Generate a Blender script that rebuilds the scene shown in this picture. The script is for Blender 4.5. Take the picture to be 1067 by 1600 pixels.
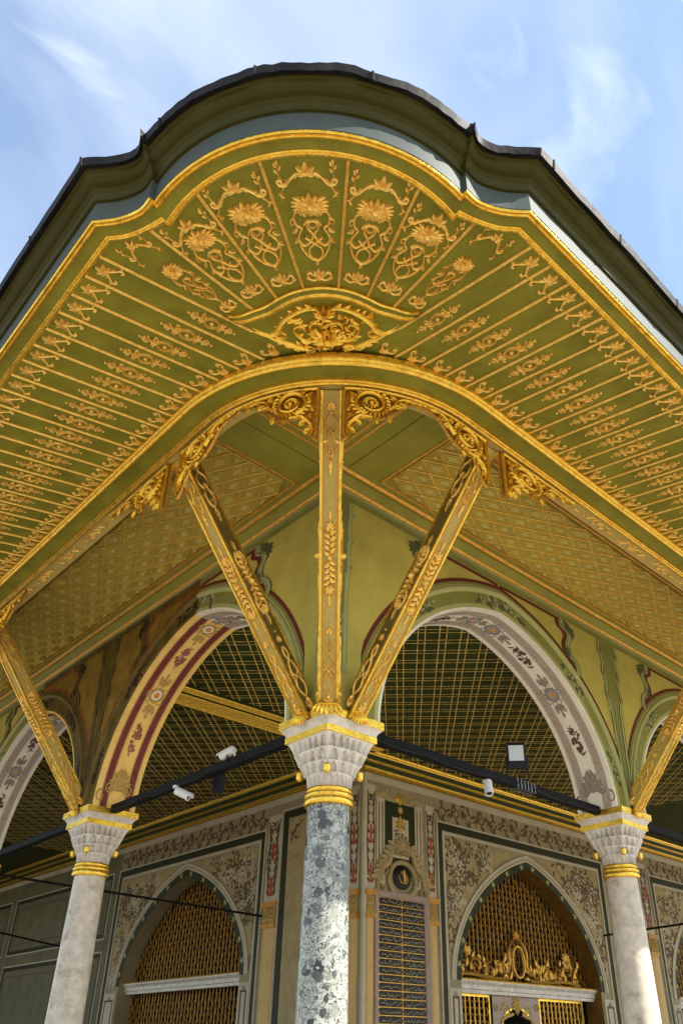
import bpy, math, random
import numpy as np
from mathutils import Matrix, Vector

# ------------------------------------------------------------------ camera, sky, sun, exposure
scn = bpy.context.scene
for o in list(bpy.data.objects): bpy.data.objects.remove(o)
R = math.radians
S2 = math.sqrt(.5)
cam_d = bpy.data.cameras.new('camera'); cam = bpy.data.objects.new('camera', cam_d); scn.collection.objects.link(cam)
cr_, cu_, cf_ = Vector((.726678, -.686963, .00458)), Vector((-.355183, -.369993, .858458)), Vector((.588034, .625449, .512864))
cm = Matrix.Identity(4)
for i in range(3):
    cm[i][0] = cr_[i]; cm[i][1] = cu_[i]; cm[i][2] = -cf_[i]
cm.translation = Vector((-4.3316, -5.1711, 1.6))
cam.matrix_world = cm
cam_d.lens = 27.7726; cam_d.sensor_width = 36; cam_d.sensor_fit = 'AUTO'
cam_d.shift_x = -.03316; cam_d.shift_y = .0663
cam_d.clip_start = .05; cam_d.clip_end = 3000
scn.camera = cam

SUN = Vector((.50, -.86, 0)).normalized() * math.cos(R(39)) + Vector((0, 0, math.sin(R(39))))
sun_d = bpy.data.lights.new('sun', 'SUN'); sun_d.energy = 5.0; sun_d.angle = R(.53); sun_d.color = (1, .95, .86)
sun = bpy.data.objects.new('sun', sun_d); scn.collection.objects.link(sun)
sun.rotation_euler = SUN.to_track_quat('Z', 'Y').to_euler(); sun.location = (5, -9, 12)

w = bpy.data.worlds.new('World'); scn.world = w; w.use_nodes = True
nt = w.node_tree; N = nt.nodes; Lk = nt.links; N.clear()
out = N.new('ShaderNodeOutputWorld'); bg = N.new('ShaderNodeBackground'); bg.inputs[1].default_value = .15
sky = N.new('ShaderNodeTexSky'); sky.sky_type = 'NISHITA'; sky.sun_disc = False
sky.sun_elevation = R(39); sky.sun_rotation = math.atan2(SUN.x, SUN.y); sky.air_density = 1.3; sky.dust_density = .4; sky.ozone_density = 3.0
tc = N.new('ShaderNodeTexCoord')
mp = N.new('ShaderNodeMapping'); mp.inputs['Rotation'].default_value = (.35, .25, R(-28)); mp.inputs['Scale'].default_value = (1.0, 1.9, 1.5)
n1 = N.new('ShaderNodeTexNoise'); n1.inputs['Scale'].default_value = 1.5; n1.inputs['Detail'].default_value = 7; n1.inputs['Roughness'].default_value = .5; n1.inputs['Distortion'].default_value = .35
rp = N.new('ShaderNodeValToRGB'); rp.color_ramp.elements[0].position = .40; rp.color_ramp.elements[1].position = .76
rp.color_ramp.elements[0].color = (.12, .12, .12, 1); rp.color_ramp.elements[1].color = (.85, .85, .85, 1)
mx = N.new('ShaderNodeMixRGB'); mx.inputs[2].default_value = (4.3, 4.7, 5.2, 1)
Lk.new(tc.outputs['Generated'], mp.inputs[0]); Lk.new(mp.outputs[0], n1.inputs['Vector']); Lk.new(n1.outputs[0], rp.inputs[0])
mp2 = N.new('ShaderNodeMapping'); mp2.inputs['Rotation'].default_value = (.2, -.5, R(62)); mp2.inputs['Scale'].default_value = (1.3, 4.2, 2.2)
n2 = N.new('ShaderNodeTexNoise'); n2.inputs['Scale'].default_value = 2.1; n2.inputs['Detail'].default_value = 6; n2.inputs['Roughness'].default_value = .55; n2.inputs['Distortion'].default_value = 1.2
r2 = N.new('ShaderNodeValToRGB'); r2.color_ramp.elements[0].position = .58; r2.color_ramp.elements[1].position = .90; r2.color_ramp.elements[1].color = (.7, .7, .7, 1)
ad = N.new('ShaderNodeMixRGB'); ad.blend_type = 'SCREEN'; ad.inputs[0].default_value = 1
Lk.new(tc.outputs['Generated'], mp2.inputs[0]); Lk.new(mp2.outputs[0], n2.inputs['Vector']); Lk.new(n2.outputs[0], r2.inputs[0]); Lk.new(rp.outputs[0], ad.inputs[1]); Lk.new(r2.outputs[0], ad.inputs[2])
Lk.new(ad.outputs[0], mx.inputs[0]); Lk.new(sky.outputs[0], mx.inputs[1]); Lk.new(mx.outputs[0], bg.inputs[0]); Lk.new(bg.outputs[0], out.inputs[0])

scn.view_settings.view_transform = 'Standard'; scn.view_settings.look = 'None'; scn.view_settings.gamma = 1
scn.view_settings.use_curve_mapping = False
scn.view_settings.exposure = 1.0
scn.render.engine = 'CYCLES'
scn.cycles.max_bounces = 5; scn.cycles.diffuse_bounces = 3; scn.cycles.glossy_bounces = 3

# ------------------------------------------------------------------ materials
MATS = {}
def mat(name, col, rough=.55, metal=0., var=.12, scale=9., bump=.12, bscale=60., col2=None, lo=.35, hi=.7, spec=.18, dirt=0., dscale=2.5):
    m = bpy.data.materials.new(name); m.use_nodes = True; t = m.node_tree; n = t.nodes; l = t.links
    b = n['Principled BSDF']; b.inputs['Roughness'].default_value = rough; b.inputs['Metallic'].default_value = metal
    b.inputs['Specular IOR Level'].default_value = spec
    g = n.new('ShaderNodeNewGeometry')
    nz = n.new('ShaderNodeTexNoise'); nz.inputs['Scale'].default_value = scale; nz.inputs['Detail'].default_value = 4; nz.inputs['Roughness'].default_value = .6
    l.new(g.outputs['Position'], nz.inputs['Vector'])
    r = n.new('ShaderNodeValToRGB'); r.color_ramp.elements[0].position = lo; r.color_ramp.elements[1].position = hi
    c2 = col2 if col2 else tuple(min(1, c * (1 + var)) for c in col); c1 = col if col2 else tuple(c * (1 - var) for c in col)
    r.color_ramp.elements[0].color = (*c1, 1); r.color_ramp.elements[1].color = (*c2, 1)
    l.new(nz.outputs[0], r.inputs[0]); last = r.outputs[0]
    if dirt > 0:
        nd = n.new('ShaderNodeTexNoise'); nd.inputs['Scale'].default_value = dscale; nd.inputs['Detail'].default_value = 5; nd.inputs['Roughness'].default_value = .7
        l.new(g.outputs['Position'], nd.inputs['Vector'])
        rd = n.new('ShaderNodeValToRGB'); rd.color_ramp.elements[0].position = .52; rd.color_ramp.elements[1].position = .72
        rd.color_ramp.elements[1].color = (dirt, dirt, dirt, 1); rd.color_ramp.elements[0].color = (0, 0, 0, 1)
        l.new(nd.outputs[0], rd.inputs[0])
        mm = n.new('ShaderNodeMixRGB'); l.new(rd.outputs[0], mm.inputs[0]); l.new(last, mm.inputs[1]); mm.inputs[2].default_value = (col[0] * .38, col[1] * .34, col[2] * .28, 1)
        last = mm.outputs[0]
    l.new(last, b.inputs['Base Color'])
    if bump:
        nb = n.new('ShaderNodeTexNoise'); nb.inputs['Scale'].default_value = bscale; nb.inputs['Detail'].default_value = 2
        l.new(g.outputs['Position'], nb.inputs['Vector'])
        bp = n.new('ShaderNodeBump'); bp.inputs['Strength'].default_value = bump; bp.inputs['Distance'].default_value = .01
        l.new(nb.outputs[0], bp.inputs['Height']); l.new(bp.outputs[0], b.inputs['Normal'])
    MATS[name] = m
    return m
mat('soffit_green', (.225, .203, .022), .5, var=.16, scale=3.5, bump=.10, bscale=30, dirt=.38, dscale=5)
mat('cornice_green', (.048, .043, .005), .45, var=.12, scale=5, bump=.06, dirt=.3)
mat('fascia_paint', (.075, .09, .08), .5, var=.06, scale=6, bump=.04, dirt=.25)
mat('gilt', (.84, .50, .05), .25, .85, col2=(1.0, .70, .13), scale=22, bump=.4, bscale=70, dirt=.6, dscale=10)
mat('gilt_carved', (.86, .50, .085), .36, .68, col2=(1.0, .73, .22), scale=34, bump=.4, bscale=120, dirt=.5, dscale=18)
mat('gilt_rich', (.84, .50, .05), .25, .82, col2=(1.0, .68, .10), scale=18, bump=.4, bscale=80, dirt=.6, dscale=12)
mat('gilt_dark', (.50, .27, .05), .45, .7, col2=(.78, .46, .10), scale=25, bump=.3, bscale=90)
mat('strut_beige', (.49, .36, .10), .5, var=.10, scale=5, bump=.06, dirt=.25)
mat('lead', (.020, .018, .017), .6, .3, var=.3, scale=8, bump=.5, bscale=14)
mat('ceiling_green', (.31, .275, .042), .5, var=.10, scale=4, bump=.05, dirt=.22)
mat('coffer_green', (.57, .46, .095), .5, var=.12, scale=7, bump=.08, dirt=.2)
mat('coffer_gold', (.74, .34, .045), .36, .45, col2=(.98, .60, .13), scale=20, bump=.2)
mat('boss_gold', (1.0, .78, .34), .3, .4, col2=(1.0, .84, .45), scale=20, bump=.2)
mat('red_line', (.33, .085, .03), .5, var=.15)
mat('wall_olive', (.53, .45, .10), .6, var=.10, scale=3, bump=.07, dirt=.32, dscale=2.6)
mat('wall_sage', (.25, .245, .06), .6, var=.1, scale=5, bump=.05, dirt=.15)
mat('wall_pale_sage', (.42, .42, .16), .6, var=.08, scale=5, bump=.05, dirt=.15)
mat('wall_leaf', (.105, .115, .045), .6, var=.25, scale=30, bump=.05)
mat('wall_leaf_light', (.36, .37, .19), .6, var=.2, scale=30, bump=.05)
mat('maroon', (.15, .028, .018), .55, var=.15, scale=8)
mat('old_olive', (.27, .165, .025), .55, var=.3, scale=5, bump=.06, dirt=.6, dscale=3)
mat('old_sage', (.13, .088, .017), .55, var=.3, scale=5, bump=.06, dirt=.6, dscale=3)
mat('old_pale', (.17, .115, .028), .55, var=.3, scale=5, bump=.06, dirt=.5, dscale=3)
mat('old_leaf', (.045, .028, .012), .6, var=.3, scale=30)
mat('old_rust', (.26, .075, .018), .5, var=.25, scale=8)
mat('arch_white', (.86, .79, .67), .6, var=.06, scale=5, bump=.05, dirt=.16, dscale=3)
mat('arch_mauve', (.45, .36, .28), .6, var=.14, scale=22, bump=.05, dirt=.25, dscale=8)
mat('arch_cream_lit', (.93, .62, .19), .6, var=.08, scale=5, bump=.05, dirt=.25, dscale=3)  # cream paint with the left arch's strong warm light put into the colour
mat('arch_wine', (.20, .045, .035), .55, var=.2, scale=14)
mat('paint_umber', (.13, .085, .045), .6, var=.35, scale=40, bump=.05)
mat('paint_grey', (.30, .25, .20), .6, var=.3, scale=40, bump=.05)
mat('paint_gold', (.50, .33, .09), .55, var=.3, scale=40, bump=.05)
mat('paint_orange', (.72, .32, .05), .55, var=.25, scale=40)
mat('paint_blue', (.30, .34, .42), .6, var=.2, scale=30)
mat('paint_rose', (.34, .13, .09), .6, var=.3, scale=60)
mat('paint_red', (.42, .06, .03), .55, var=.15)
mat('strut_side', (.13, .095, .022), .45, var=.15, scale=6, bump=.06, dirt=.3)
mat('grille_brown', (.24, .115, .02), .42, .6, col2=(.50, .26, .05), scale=25, bump=.2)
mat('reveal_brown', (.20, .105, .022), .5, .2, var=.25, scale=8)
mat('marble_white', (.70, .635, .555), .42, var=.14, scale=12, bump=.14, dirt=.5, dscale=9)
mat('marble_warm', (.64, .55, .44), .35, var=.16, scale=9, bump=.08, dirt=.75, dscale=5)
mat('porch_green', (.034, .046, .009), .5, var=.2, scale=5, bump=.05)
mat('wall_cream', (.33, .27, .155), .6, var=.10, scale=3, bump=.06, dirt=.3, dscale=1.8)
mat('wall_ivory', (.52, .45, .31), .6, var=.08, scale=3, bump=.06, dirt=.25, dscale=1.8)
mat('frame_green', (.026, .030, .008), .5, var=.2, scale=8)
mat('panel_tan', (.40, .30, .14), .6, var=.15, scale=6, bump=.06, dirt=.35, dscale=5)
mat('ochre_stone', (.62, .40, .15), .45, var=.12, scale=5, bump=.06, dirt=.35, dscale=5)
mat('ochre_band', (.55, .27, .04), .45, var=.15, scale=9)
mat('rose_stone', (.42, .31, .26), .5, var=.12, scale=12, bump=.06, dirt=.2)
mat('plaque_black', (.020, .014, .011), .4, var=.3, scale=20)
mat('script_ivory', (.52, .44, .28), .5, var=.2, scale=30)
mat('panel_shade_tone', (.16, .145, .075), .6, var=.15, scale=3, bump=.06, dirt=.4, dscale=2)  # far left wall: shade of the porch end mixed into the panel colour
mat('room_shade', (.016, .011, .007), .8, var=.3, scale=2)
mat('timber_black', (.006, .007, .009), .7, var=.35, scale=9, bump=.3, bscale=30)
mat('iron_dark', (.02, .018, .016), .5, .4, var=.3)
mat('plastic_white', (.78, .78, .76), .35, var=.03, bump=0)
mat('plastic_black', (.02, .02, .022), .4, var=.1, bump=0)
mat('lens_black', (.01, .01, .012), .08, var=.05, bump=0)
mat('lamp_glass', (.62, .66, .70), .15, var=.05, bump=.2, bscale=200)
mat('cable_grey', (.32, .32, .33), .5, var=.1, bump=0)
mat('porch_slab_dark', (.17, .15, .12), .6, var=.15, scale=2, bump=.1)
mat('paving', (.34, .295, .235), .8, var=.12, scale=1.2, bump=.2, bscale=8)

def special_mats():
    # green-grey breccia with dark and pale angular clasts
    m = bpy.data.materials.new('breccia'); m.use_nodes = True; t = m.node_tree; n = t.nodes; l = t.links; b = n['Principled BSDF']
    b.inputs['Roughness'].default_value = .3
    g = n.new('ShaderNodeNewGeometry')
    def noise(sc, det, vec=None, ro=.6):
        q = n.new('ShaderNodeTexNoise'); q.inputs['Scale'].default_value = sc; q.inputs['Detail'].default_value = det; q.inputs['Roughness'].default_value = ro
        l.new(vec or g.outputs['Position'], q.inputs['Vector']); return q
    def ramp(src, *st):
        r = n.new('ShaderNodeValToRGB'); e = r.color_ramp.elements
        while len(e) < len(st): e.new(.5)
        for k, (p, c) in zip(e, st): k.position = p; k.color = (*c, 1) if isinstance(c, tuple) else (c, c, c, 1)
        l.new(src, r.inputs[0]); return r.outputs[0]
    def mix(f, a, b_):
        q = n.new('ShaderNodeMixRGB'); l.new(f, q.inputs[0]); l.new(a, q.inputs[1]); l.new(b_, q.inputs[2]); return q.outputs[0]
    wn = noise(18, 5); wv = n.new('ShaderNodeMixRGB'); wv.inputs[0].default_value = .06; l.new(g.outputs['Position'], wv.inputs[1]); l.new(wn.outputs['Color'], wv.inputs[2])
    base = ramp(noise(26, 7, None, .7).outputs[0], (.32, (.10, .107, .088)), (.44, (.26, .268, .222)), (.56, (.43, .43, .365)), (.70, (.60, .585, .51)))
    fl = ramp(noise(75, 3, wv.outputs[0], .6).outputs[0], (.545, 0.), (.565, 1.))
    fc = ramp(noise(9, 2).outputs[0], (.35, (.025, .027, .025)), (.65, (.11, .115, .10)))
    col = mix(fl, base, fc)
    for sc, cut, rad in ((10, .62, .42), (17, .70, .42), (36, .70, .36)):
        v = n.new('ShaderNodeTexVoronoi'); v.inputs['Scale'].default_value = sc; l.new(wv.outputs[0], v.inputs['Vector'])
        sp = n.new('ShaderNodeSeparateColor'); l.new(v.outputs['Color'], sp.inputs[0])
        on = ramp(sp.outputs[0], (cut, 0.), (cut + .01, 1.)); ins = ramp(v.outputs['Distance'], (rad, 1.), (rad + .04, 0.))
        mu = n.new('ShaderNodeMixRGB'); mu.blend_type = 'MULTIPLY'; mu.inputs[0].default_value = 1; l.new(on, mu.inputs[1]); l.new(ins, mu.inputs[2])
        cc = ramp(sp.outputs[1], (.0, (.022, .024, .024)), (.35, (.08, .085, .078)), (.6, (.22, .23, .195)), (.9, (.46, .455, .40)))
        col = mix(mu.outputs[0], col, cc)
    l.new(col, b.inputs['Base Color']); MATS['breccia'] = m
    # twisted gilt rope: bright and dark turns along both diagonals of the ceiling
    m = bpy.data.materials.new('rope_gilt'); m.use_nodes = True; t = m.node_tree; n = t.nodes; l = t.links; b = n['Principled BSDF']
    b.inputs['Roughness'].default_value = .38; b.inputs['Metallic'].default_value = .2
    g = n.new('ShaderNodeNewGeometry'); nz = n.new('ShaderNodeTexNoise'); nz.inputs['Scale'].default_value = 22; nz.inputs['Detail'].default_value = 5
    l.new(g.outputs['Position'], nz.inputs['Vector'])
    r = n.new('ShaderNodeValToRGB'); r.color_ramp.elements[0].position = .38; r.color_ramp.elements[1].position = .62
    r.color_ramp.elements[0].color = (.62, .33, .05, 1); r.color_ramp.elements[1].color = (1.0, .82, .26, 1)
    l.new(nz.outputs[0], r.inputs[0]); l.new(r.outputs[0], b.inputs['Base Color']); MATS['rope_gilt'] = m
special_mats()

# ------------------------------------------------------------------ mesh helpers
class MB:
    def __init__(s): s.v = []; s.f = []; s.m = []
    def add(s, vs, fs, mi=0):
        o = len(s.v); s.v += [tuple(p) for p in vs]; s.f += [tuple(i + o for i in f) for f in fs]; s.m += [mi] * len(fs)
    def box(s, a, b, mi=0):
        x0, y0, z0 = a; x1, y1, z1 = b
        s.add([(x0, y0, z0), (x1, y0, z0), (x1, y1, z0), (x0, y1, z0), (x0, y0, z1), (x1, y0, z1), (x1, y1, z1), (x0, y1, z1)],
              [(0, 3, 2, 1), (4, 5, 6, 7), (0, 1, 5, 4), (1, 2, 6, 5), (2, 3, 7, 6), (3, 0, 4, 7)], mi)
    def loft(s, rings, mi=0, closed=False, mis=None):
        n = len(rings[0]); vs = [p for r in rings for p in r]
        for i in range(len(rings) - 1):
            fs = []
            for j in range(n if closed else n - 1):
                k = (j + 1) % n; fs.append((i * n + j, i * n + k, (i + 1) * n + k, (i + 1) * n + j))
            if i == 0: base = len(s.v); s.v += [tuple(p) for p in vs]
            s.f += [tuple(q + base for q in f) for f in fs]; s.m += [mis[i] if mis else mi] * len(fs)
    def tube(s, pts, r, n=8, mi=0, caps=True):
        pts = [Vector(p) for p in pts]; rings = []
        for i, p in enumerate(pts):
            t = (pts[min(i + 1, len(pts) - 1)] - pts[max(i - 1, 0)]).normalized()
            a = Vector((0, 0, 1)) if abs(t.z) < .9 else Vector((1, 0, 0)); x = t.cross(a).normalized(); y = t.cross(x)
            rr = r[i] if isinstance(r, (list, tuple)) else r
            rings.append([p + x * rr * math.cos(2 * math.pi * k / n) + y * rr * math.sin(2 * math.pi * k / n) for k in range(n)])
        o = len(s.v); s.loft(rings, mi, True)
        if caps:
            s.f += [tuple(o + k for k in range(n))[::-1], tuple(o + (len(pts) - 1) * n + k for k in range(n))]; s.m += [mi, mi]
    def lathe(s, prof, n=32, mi=0, c=(0, 0, 0)):
        s.loft([[(c[0] + r * math.cos(2 * math.pi * k / n), c[1] + r * math.sin(2 * math.pi * k / n), c[2] + z) for k in range(n)] for r, z in prof], mi, True)
    def prism(s, poly, z0, z1, mi=0, f=lambda p: p):
        n = len(poly); s.add([f((x, y, z0)) for x, y in poly] + [f((x, y, z1)) for x, y in poly],
                             [tuple(range(n))[::-1], tuple(range(n, 2 * n))] + [(i, (i + 1) % n, n + (i + 1) % n, n + i) for i in range(n)], mi)
    # --- ornament strokes, drawn in (x, y), raised in z
    def stroke(s, pts, w, h, prof='taper', n=None, mi=0, groove=False):
        P = crs(pts, n or max(6, 4 * (len(pts) - 1))); m = len(P); rings = []
        for i, (x, y) in enumerate(P):
            a = P[max(i - 1, 0)]; b = P[min(i + 1, m - 1)]; dx, dy = b[0] - a[0], b[1] - a[1]; L = math.hypot(dx, dy) or 1; nx, ny = -dy / L, dx / L
            t = i / (m - 1)
            k = {'taper': 1 - .75 * t, 'const': 1, 'lens': max(.06, math.sin(math.pi * min(1, t * .92 + .08)) ** .8), 'grow': .3 + .7 * t, 'both': .3 + .7 * math.sin(math.pi * t)}[prof]
            ww = w * k; hh = h * (.35 + .65 * k)
            hs = (0, .8, .5, .8, 0) if groove else (0, .65, 1, .65, 0)
            rings.append([(x + nx * ww * q, y + ny * ww * q, hh * e - .002 * (e == 0)) for q, e in zip((-1, -.82, 0, .82, 1), hs)])
        s.loft(rings, mi)
    def leaf(s, x, y, ang, L, W, h, curl=0., mi=0):
        W *= 1.25
        pts = []
        a = ang
        for i in range(5):
            pts.append((x, y)); x += L / 4 * math.cos(a); y += L / 4 * math.sin(a); a += curl / 4
        s.stroke(pts, W, h, 'lens', 7, mi, True)
    def spiral(s, cx, cy, r0, a0, turns, w, h, r1=.12, d=1, mi=0, n=None):
        k = n or int(14 * turns) + 4; pts = []
        for i in range(k):
            t = i / (k - 1); r = r0 * (1 - t) + r0 * r1 * t; a = a0 + d * 2 * math.pi * turns * t
            pts.append((cx + r * math.cos(a), cy + r * math.sin(a)))
        s.stroke(pts, w, h, 'taper', len(pts), mi); return pts
    def boss(s, x, y, r, h, mi=0, n=8, ry=None):
        ry = ry or r
        s.loft([[(x + r * q * math.cos(2 * math.pi * k / n), y + ry * q * math.sin(2 * math.pi * k / n), h * e) for k in range(n)] for q, e in ((1, 0), (.9, .5), (.55, .9), (.02, 1))], mi, True)
    def ring(s, x, y, rx, ry, w, h, mi=0, n=16):
        s.loft([[(x + (rx + q * w) * math.cos(2 * math.pi * k / n), y + (ry + q * w) * math.sin(2 * math.pi * k / n), h * e) for k in range(n)] for q, e in ((-1, 0), (-.4, .9), (.4, .9), (1, 0))], mi, True)
    def palmette(s, x, y, ang, size, n=7, h=.012, spread=2.5, curl=.9, mi=0, wf=.13):
        for i in range(n):
            t = (i - (n - 1) / 2) / ((n - 1) / 2)
            s.leaf(x, y, ang + t * spread / 2, size * (1 - .25 * abs(t)), size * wf, h, t * curl, mi)
        s.boss(x, y, size * .13, h * 1.3, mi)
    def mapped(s, f):
        o = MB(); o.v = [tuple(f(*p)) for p in s.v]; o.f = list(s.f); o.m = list(s.m); return o
    def join(s, o, f=lambda p: p):
        b = len(s.v); s.v += [tuple(f(p)) for p in o.v]; s.f += [tuple(i + b for i in q) for q in o.f]; s.m += o.m
    def mesh(s, name, mats, smooth=None):
        me = bpy.data.meshes.new(name); me.from_pydata(s.v, [], s.f)
        for q in ([mats] if isinstance(mats, str) else mats): me.materials.append(MATS[q])
        if any(s.m): me.polygons.foreach_set('material_index', s.m)
        if smooth is not None:
            me.polygons.foreach_set('use_smooth', [True] * len(me.polygons)); me.set_sharp_from_angle(angle=R(smooth))
        me.update(); return me
def crs(p, n):
    if len(p) == 2: return [(p[0][0] + (p[1][0] - p[0][0]) * i / (n - 1), p[0][1] + (p[1][1] - p[0][1]) * i / (n - 1)) for i in range(n)]
    out = []; k = len(p) - 1
    for i in range(n):
        u = i / (n - 1) * k; j = min(int(u), k - 1); t = u - j
        a, b, c, d = p[max(j - 1, 0)], p[j], p[j + 1], p[min(j + 2, k)]
        out.append(tuple(.5 * (2 * b[q] + (c[q] - a[q]) * t + (2 * a[q] - 5 * b[q] + 4 * c[q] - d[q]) * t * t + (3 * b[q] - a[q] - 3 * c[q] + d[q]) * t ** 3) for q in (0, 1)))
    return out
WM = {}
def thing(name, label, cat, loc=(0, 0, 0), group=None):
    o = bpy.data.objects.new(name, None); scn.collection.objects.link(o); o.location = loc; o.empty_display_size = .2
    WM[o.name] = Matrix.Translation(loc); o['label'] = label; o['category'] = cat; o['kind'] = 'thing'
    if group: o['group'] = group
    return o
def put(name, me, parent=None, M=None, label=None, kind=None):
    o = bpy.data.objects.new(name, me); scn.collection.objects.link(o); M = M or Matrix.Identity(4)
    if parent: o.parent = parent; o.matrix_parent_inverse = WM[parent.name].inverted()
    o.matrix_basis = M; WM[o.name] = M
    if label: o['label'] = label
    if kind: o['kind'] = kind
    return o
def part(name, mb, mats, parent, M=None, smooth=None, **k): return put(name, mb.mesh(name, mats, smooth), parent, M, **k)
def single(o, label, cat, group=None):
    o['label'] = label; o['category'] = cat; o['kind'] = 'thing'
    if group: o['group'] = group
    return o
jr = random.Random(21)
def wob():
    a = 1 + jr.uniform(-.05, .05); return Matrix.Rotation(jr.uniform(-.035, .035), 4, 'Z') @ Matrix.Diagonal((a, 1 + jr.uniform(-.05, .05), 1 + jr.uniform(-.2, .2), 1))
def frame(loc, y, z):
    y = Vector(y).normalized(); z = Vector(z); z = (z - y * z.dot(y)).normalized(); x = y.cross(z)
    M = Matrix.Identity(4)
    for i in range(3): M[i][0] = x[i]; M[i][1] = y[i]; M[i][2] = z[i]
    M.translation = Vector(loc); return M
rnd = random.Random(7)
PI = math.pi

# ------------------------------------------------------------------ ground
g = MB(); g.add([(-900, -900, 0), (900, -900, 0), (900, 900, 0), (-900, 900, 0)], [(0, 1, 2, 3)])
part('ground', g, 'paving', None, kind='structure')

g = MB(); g.box((-.45, -.45, .004), (30, 27, .14)); part('porch_dimming_slab', g, 'porch_slab_dark', None, kind='structure')  # unseen dark floor slab, added to cut the bounce light inside the porch
# ------------------------------------------------------------------ key dimensions (X along the right arcade, Y along the left arcade)
DR, DL = 4.56, 4.375; HW = .27; SPR, APX, WTOP = 4.12, 5.97, 6.47
EX, EY = .07, -.07; KF = 1.54; TS = .1835
LU, LV = 26.0, 23.0

# ------------------------------------------------------------------ columns
def capital_mesh():
    """three tiers of stalactite niches growing from a round neck to a square abacus"""
    mb = MB(); rings = []; n = 384
    tiers = [(3.515, 3.625, .188, .198, 0, .05, 24, .026), (3.625, 3.715, .218, .236, .10, .30, 16, .050), (3.715, 3.815, .246, .262, .30, .58, 16, .056), (3.815, 3.925, .258, .278, .58, .95, 24, .055)]
    for z0, z1, r0, r1, m0, m1, nf, dp in tiers:
        for i in range(13):
            t = i / 12; ring = []
            for k in range(n):
                th = 2 * PI * (k + .5) / n; m = m0 + (m1 - m0) * t; sq = 1 / max(abs(math.cos(th)), abs(math.sin(th)))
                r = (r0 + (r1 - r0) * t ** 1.5) * (1 - m + m * sq)
                x = abs(((th * nf / (2 * PI)) % 1) - .5) * 2            # 0 in the middle of a cell, 1 at its ridge
                wd = .80 * max(0., 1 - (t / .86) ** 2.2) ** .6          # pointed niche narrowing upward
                e = min(1, max(0, (wd - x) / .12)) if wd > 0 else 0
                r -= dp * e * (1 - .45 * t) + (.006 if x > .93 and t < .9 else 0)
                if t < .06: r -= .004
                ring.append((r * math.cos(th), r * math.sin(th), z0 + (z1 - z0) * t))
            rings.append(ring)
    mb.loft(rings, 0, True); return mb.mesh('capital', 'marble_white', 28)
CAPM = capital_mesh()
mb = MB(); mb.lathe([(.178, 3.365), (.205, 3.372), (.213, 3.39), (.213, 3.415), (.203, 3.43), (.209, 3.44), (.212, 3.455), (.205, 3.47), (.192, 3.478), (.197, 3.487), (.199, 3.5), (.192, 3.515), (.15, 3.52)], 48)
RINGM = mb.mesh('necking_ring', 'gilt', 50)
mb = MB(); mb.lathe([(.002, -.03), (.014, -.024), (.02, -.008), (.018, .006), (.022, .012), (.014, .03)], 10); DROPM = mb.mesh('gilt_drop', 'gilt', 60)
def sq_loft(prof, mi=0):
    mb = MB(); mb.loft([[(-a, -a, z), (a, -a, z), (a, a, z), (-a, a, z)] for a, z in prof], mi, True); return mb
ABL = sq_loft([(.2, 3.925), (.288, 3.925), (.288, 3.983), (.2, 3.983)]).mesh('abacus_band', 'gilt_rich')
ABM = sq_loft([(.2, 3.983), (.284, 3.983), (.286, 4.0), (.302, 4.025), (.325, 4.05), (.2, 4.05)]).mesh('abacus', 'marble_white')
ABT = sq_loft([(.2, 4.05), (.333, 4.05), (.333, 4.12), (.0, 4.12)]).mesh('abacus_band', 'gilt_rich')
def column(x, y, m, label, hole):
    t = thing('marble_column', label, 'column', (x, y, 0), 'columns of the porch arcade'); M = Matrix.Translation((x, y, 0))
    mb = MB(); mb.lathe([(.209 - .031 * (i / 12) ** 1.4, .30 + 3.07 * i / 12) for i in range(13)], 48); part('shaft', mb, m, t, M, 60)
    mb = MB(); mb.lathe([(.0, .142), (.30, .142), (.30, .19), (.285, .21), (.25, .225), (.265, .25), (.255, .28), (.22, .30), (.2, .31)], 40); part('base', mb, 'marble_warm', t, M, 40)
    put('necking_ring', RINGM, t, M); cp = put('capital', CAPM, t, M)
    for k in range(4):
        a = k * PI / 2 + PI / 4
        put('gilt_drop', DROPM, cp, Matrix.Translation((x + .262 * math.cos(a), y + .262 * math.sin(a), 3.635)) @ Matrix.Scale(1.45, 4))
    put('abacus_band', ABL, t, M); put('abacus', ABM, t, M); put('abacus_band', ABT, t, M)
    if hole:
        mb = MB(); mb.boss(0, 0, .02, .006, n=9); part('drill_hole', mb, 'iron_dark', t, frame((x + hole[0] * .206, y + hole[1] * .206, hole[2]), (0, 0, 1), (hole[0], hole[1], 0)))
    return t
column(0, 0, 'breccia', 'grey green breccia column with gilt ring at the corner of the porch', None)
column(DR, 0, 'marble_warm', 'stained pale marble column right of the corner, half in sunlight', (-.93, -.37, 1.72))
column(0, DL, 'marble_warm', 'pale marble column left of the breccia corner column, wholly in shade', (-.5, -.87, 1.72))
column(2 * DR, 0, 'marble_warm', 'pale marble column beyond the sunlit one, outside the right edge', None)
column(0, 2 * DL, 'marble_warm', 'pale marble column beyond the shaded one, outside the left edge', None)

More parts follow.
